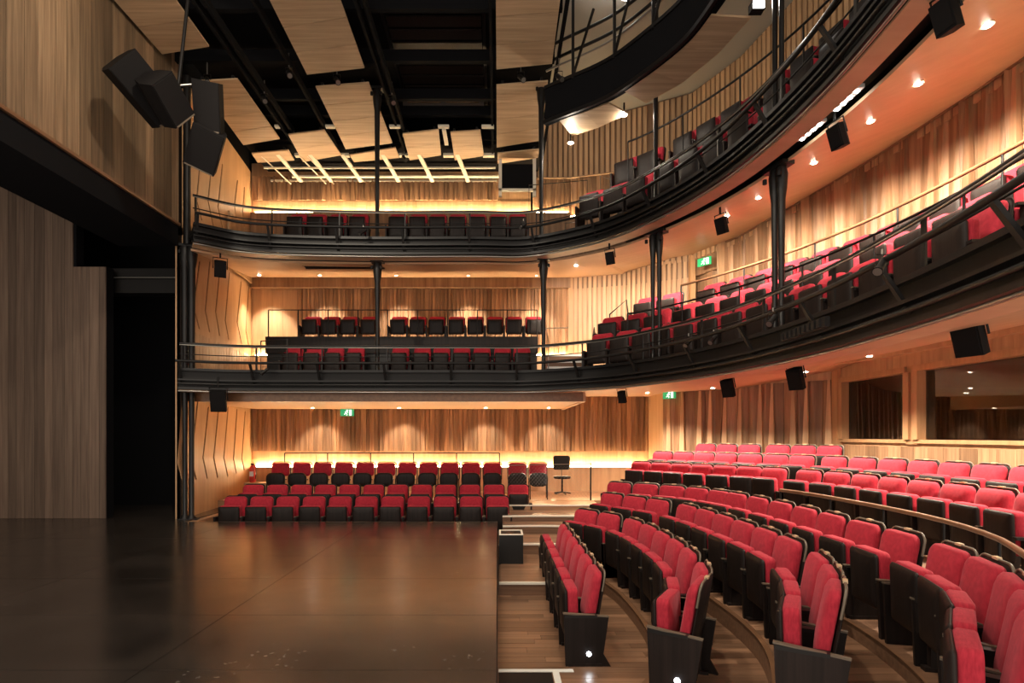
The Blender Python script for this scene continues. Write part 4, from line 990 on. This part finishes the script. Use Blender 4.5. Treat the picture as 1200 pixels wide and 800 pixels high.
for k,(x,y,z) in enumerate(((1.45,11.0,7.45),(2.35,10.3,7.6))):
    downlight(x,y,z,['bare bright lamp below the short reflector end','bare bright lamp between the two reflectors'][k],(x+.6,y+1.6,5.5),70,110,'bare lamps at the reflectors')
ft=thing('fluorescent_tube','white fluorescent tube on the grey ceiling beyond the bridge','lamp',(2.0,10.6,10.1))
MB().box(-.6,.6,-.05,.05,.04,.1).obj('batten_body',M['white'],ft); MB().bar((-.58,0,.02),(.58,0,.02),.025,8).obj('tube',M['tube'],ft)
ft.rotation_euler=(0,0,.35)
sl=off(F2,.36); Ls=arcl(sl); s0=near(sl,Ls,(3.7,6.6))
for k in range(2):
    p,d=at(sl,Ls,s0+k*.62)
    t=thing('slot_lamp',['lit white batten lamp in the dark soffit slot beyond the twin column','second lit white batten lamp in the dark soffit slot, towards the house'][k],'lamp',(p.x,p.y,5.25),math.atan2(d.y,d.x))
    MB().box(-.22,.22,-.04,.04,.01,.05).obj('lamp_body',M['white'],t)
    for j in range(4): MB().box(-.18+.105*j,-.15+.105*j,-.02,.02,-.005,.01).obj('lamp_cell',M['tube'],t)
# ---- exit signs
def exit_sign(x,y,z,rz,label):
    t=thing('exit_sign',label,'sign',(x,y,z),rz,'green exit signs')
    MB().box(-.17,.17,-.02,.02,-.09,.09).obj('sign_box',M['green'],t)
    b=MB()
    # running figure and a doorway
    b.add([(.01+.028*math.cos(a)*1,-.0225,.055+.02*math.sin(a)) for a in [2*PI*k/8 for k in range(8)]],[tuple(range(8))])
    for q in (((-.005,.03),(-.03,-.02)),((-.03,-.02),(.01,-.045)),((.01,-.045),(-.005,-.075)),((-.03,-.02),(-.07,-.05)),((-.01,.02),(.035,.0)),((-.01,.025),(-.05,.005))):
        (x0,z0),(x1,z1)=q; b.bar((x0,-.0225,z0),(x1,-.0225,z1),0,rect=(.004,.016))
    b.obj('running_figure',M['pict'],t)
    MB().box(.06,.12,-.0225,-.020,-.075,.07).obj('door_symbol',M['pict'],t)
    return t
exit_sign(-3.85,14.2,2.235,0,'green exit sign hanging by the far stalls wall panel edge')
exit_sign(4.12,13.3,2.62,-.9,'green exit sign at the corner of the finned stalls wall')
exit_sign(4.85,13.0,5.72,-.9,'green exit sign over the circle door recess')
# ---- cameras / fittings on the balcony fronts
for k,(x,y,z,l) in enumerate(((3.02,7.75,3.0,'small lantern on the circle lamp pipe below the twin column'),(2.86,8.3,3.05,'small lantern on the circle lamp pipe before the curved seats'),(3.08,6.2,2.95,'small lantern on the circle lamp pipe towards the house'),(3.05,4.4,3.0,'large dark lantern on the circle lamp pipe at the house end'),(-2.6,10.75,5.6,'small lantern on the gallery lamp pipe over the column'),(.5,10.7,5.7,'small lantern on the gallery lamp pipe at the bend'),(-4.5,10.74,2.9,'small lantern on the circle pipe by the hoop rail'))):
    lantern(x,y,z,(x-1.5,y-1,z-1.5),l,.42,'dark',group='small lanterns on the balcony pipes')
cb=thing('connector_strip','blue-black connector strip with ribs on the circle balcony front','connector box',(3.2,5.75,2.74))
cb.rotation_euler=(0,0,-1.62)
MB().box(-.45,.45,-.05,.0,-.05,.05).obj('strip_body',M['black'],cb)
for k in range(9): MB().box(-.42+.095*k,-.37+.095*k,-.075,-.05,-.04,.04).obj('connector',M['dark'],cb)
# ---- stage box and floor marks
sb=thing('stage_box','black box with a pale rim on the step beside the stage','box',(.215,8.95,-.38))
MB().box(-.19,.19,-.22,.22,0,.46).obj('box_body',M['black'],sb)
for a in ((-.19,.19,-.22,-.19),(-.19,.19,.19,.22),(-.19,-.16,-.19,.19),(.16,.19,-.19,.19)): MB().box(*a,.46,.475).obj('rim',M['nose'],sb)
MB().box(-.16,.16,-.19,.19,.455,.462).obj('lid',M['dark'],sb)
tp=thing('floor_edging','pale edging strip round a dark floor trap beside the stage','edging',(.01,5.15,-.549))
MB().box(0,.70,0,.06,0,.006).obj('strip',M['tape'],tp); MB().box(.50,.56,-2,0,0,.006).obj('strip',M['tape'],tp)
tag(MB().box(.01,.50,3.2,5.14,-.55,-.545).obj('floor_trap',M['dark']),'dark floor trap beside the stage edge','trap')
# control booth desk
dk=thing('booth_desk','dark desk inside the control booth behind the windows','desk',(7.6,8.2,1.4))
MB().box(-.35,.35,-3.2,2.6,.28,.33).obj('desk_top',M['booth_in'],dk); 
for yy in (-3.0,-.4,2.4): MB().box(-.3,.3,yy-.03,yy+.03,0,.28).obj('leg',M['booth_in'],dk)
mc=thing('mixing_console','pale grey console on the booth desk behind the larger window','console',(7.5,7.9,1.73))
MB().add([(-.2,-.35,0),(.2,-.35,0),(.2,.35,0),(-.2,.35,0),(-.2,-.35,.08),(.2,-.35,.2),(.2,.35,.2),(-.2,.35,.08)],[(0,3,2,1),(4,5,6,7),(0,1,5,4),(1,2,6,5),(2,3,7,6),(3,0,4,7)]).obj('console_body',M['screen'],mc)
for k in range(8): MB().box(-.12,.0,-.30+.08*k,-.28+.08*k,.11,.16).obj('fader',M['black'],mc)
mn=thing('monitor','dark monitor on the booth desk at the far end','monitor',(7.6,6.6,1.73))
MB().box(-.02,.02,-.3,.3,.12,.5).obj('screen',M['black'],mn); MB().box(-.02,.02,-.03,.03,0,.14).obj('stand',M['black'],mn); MB().box(-.1,.1,-.12,.12,0,.015).obj('foot',M['black'],mn)
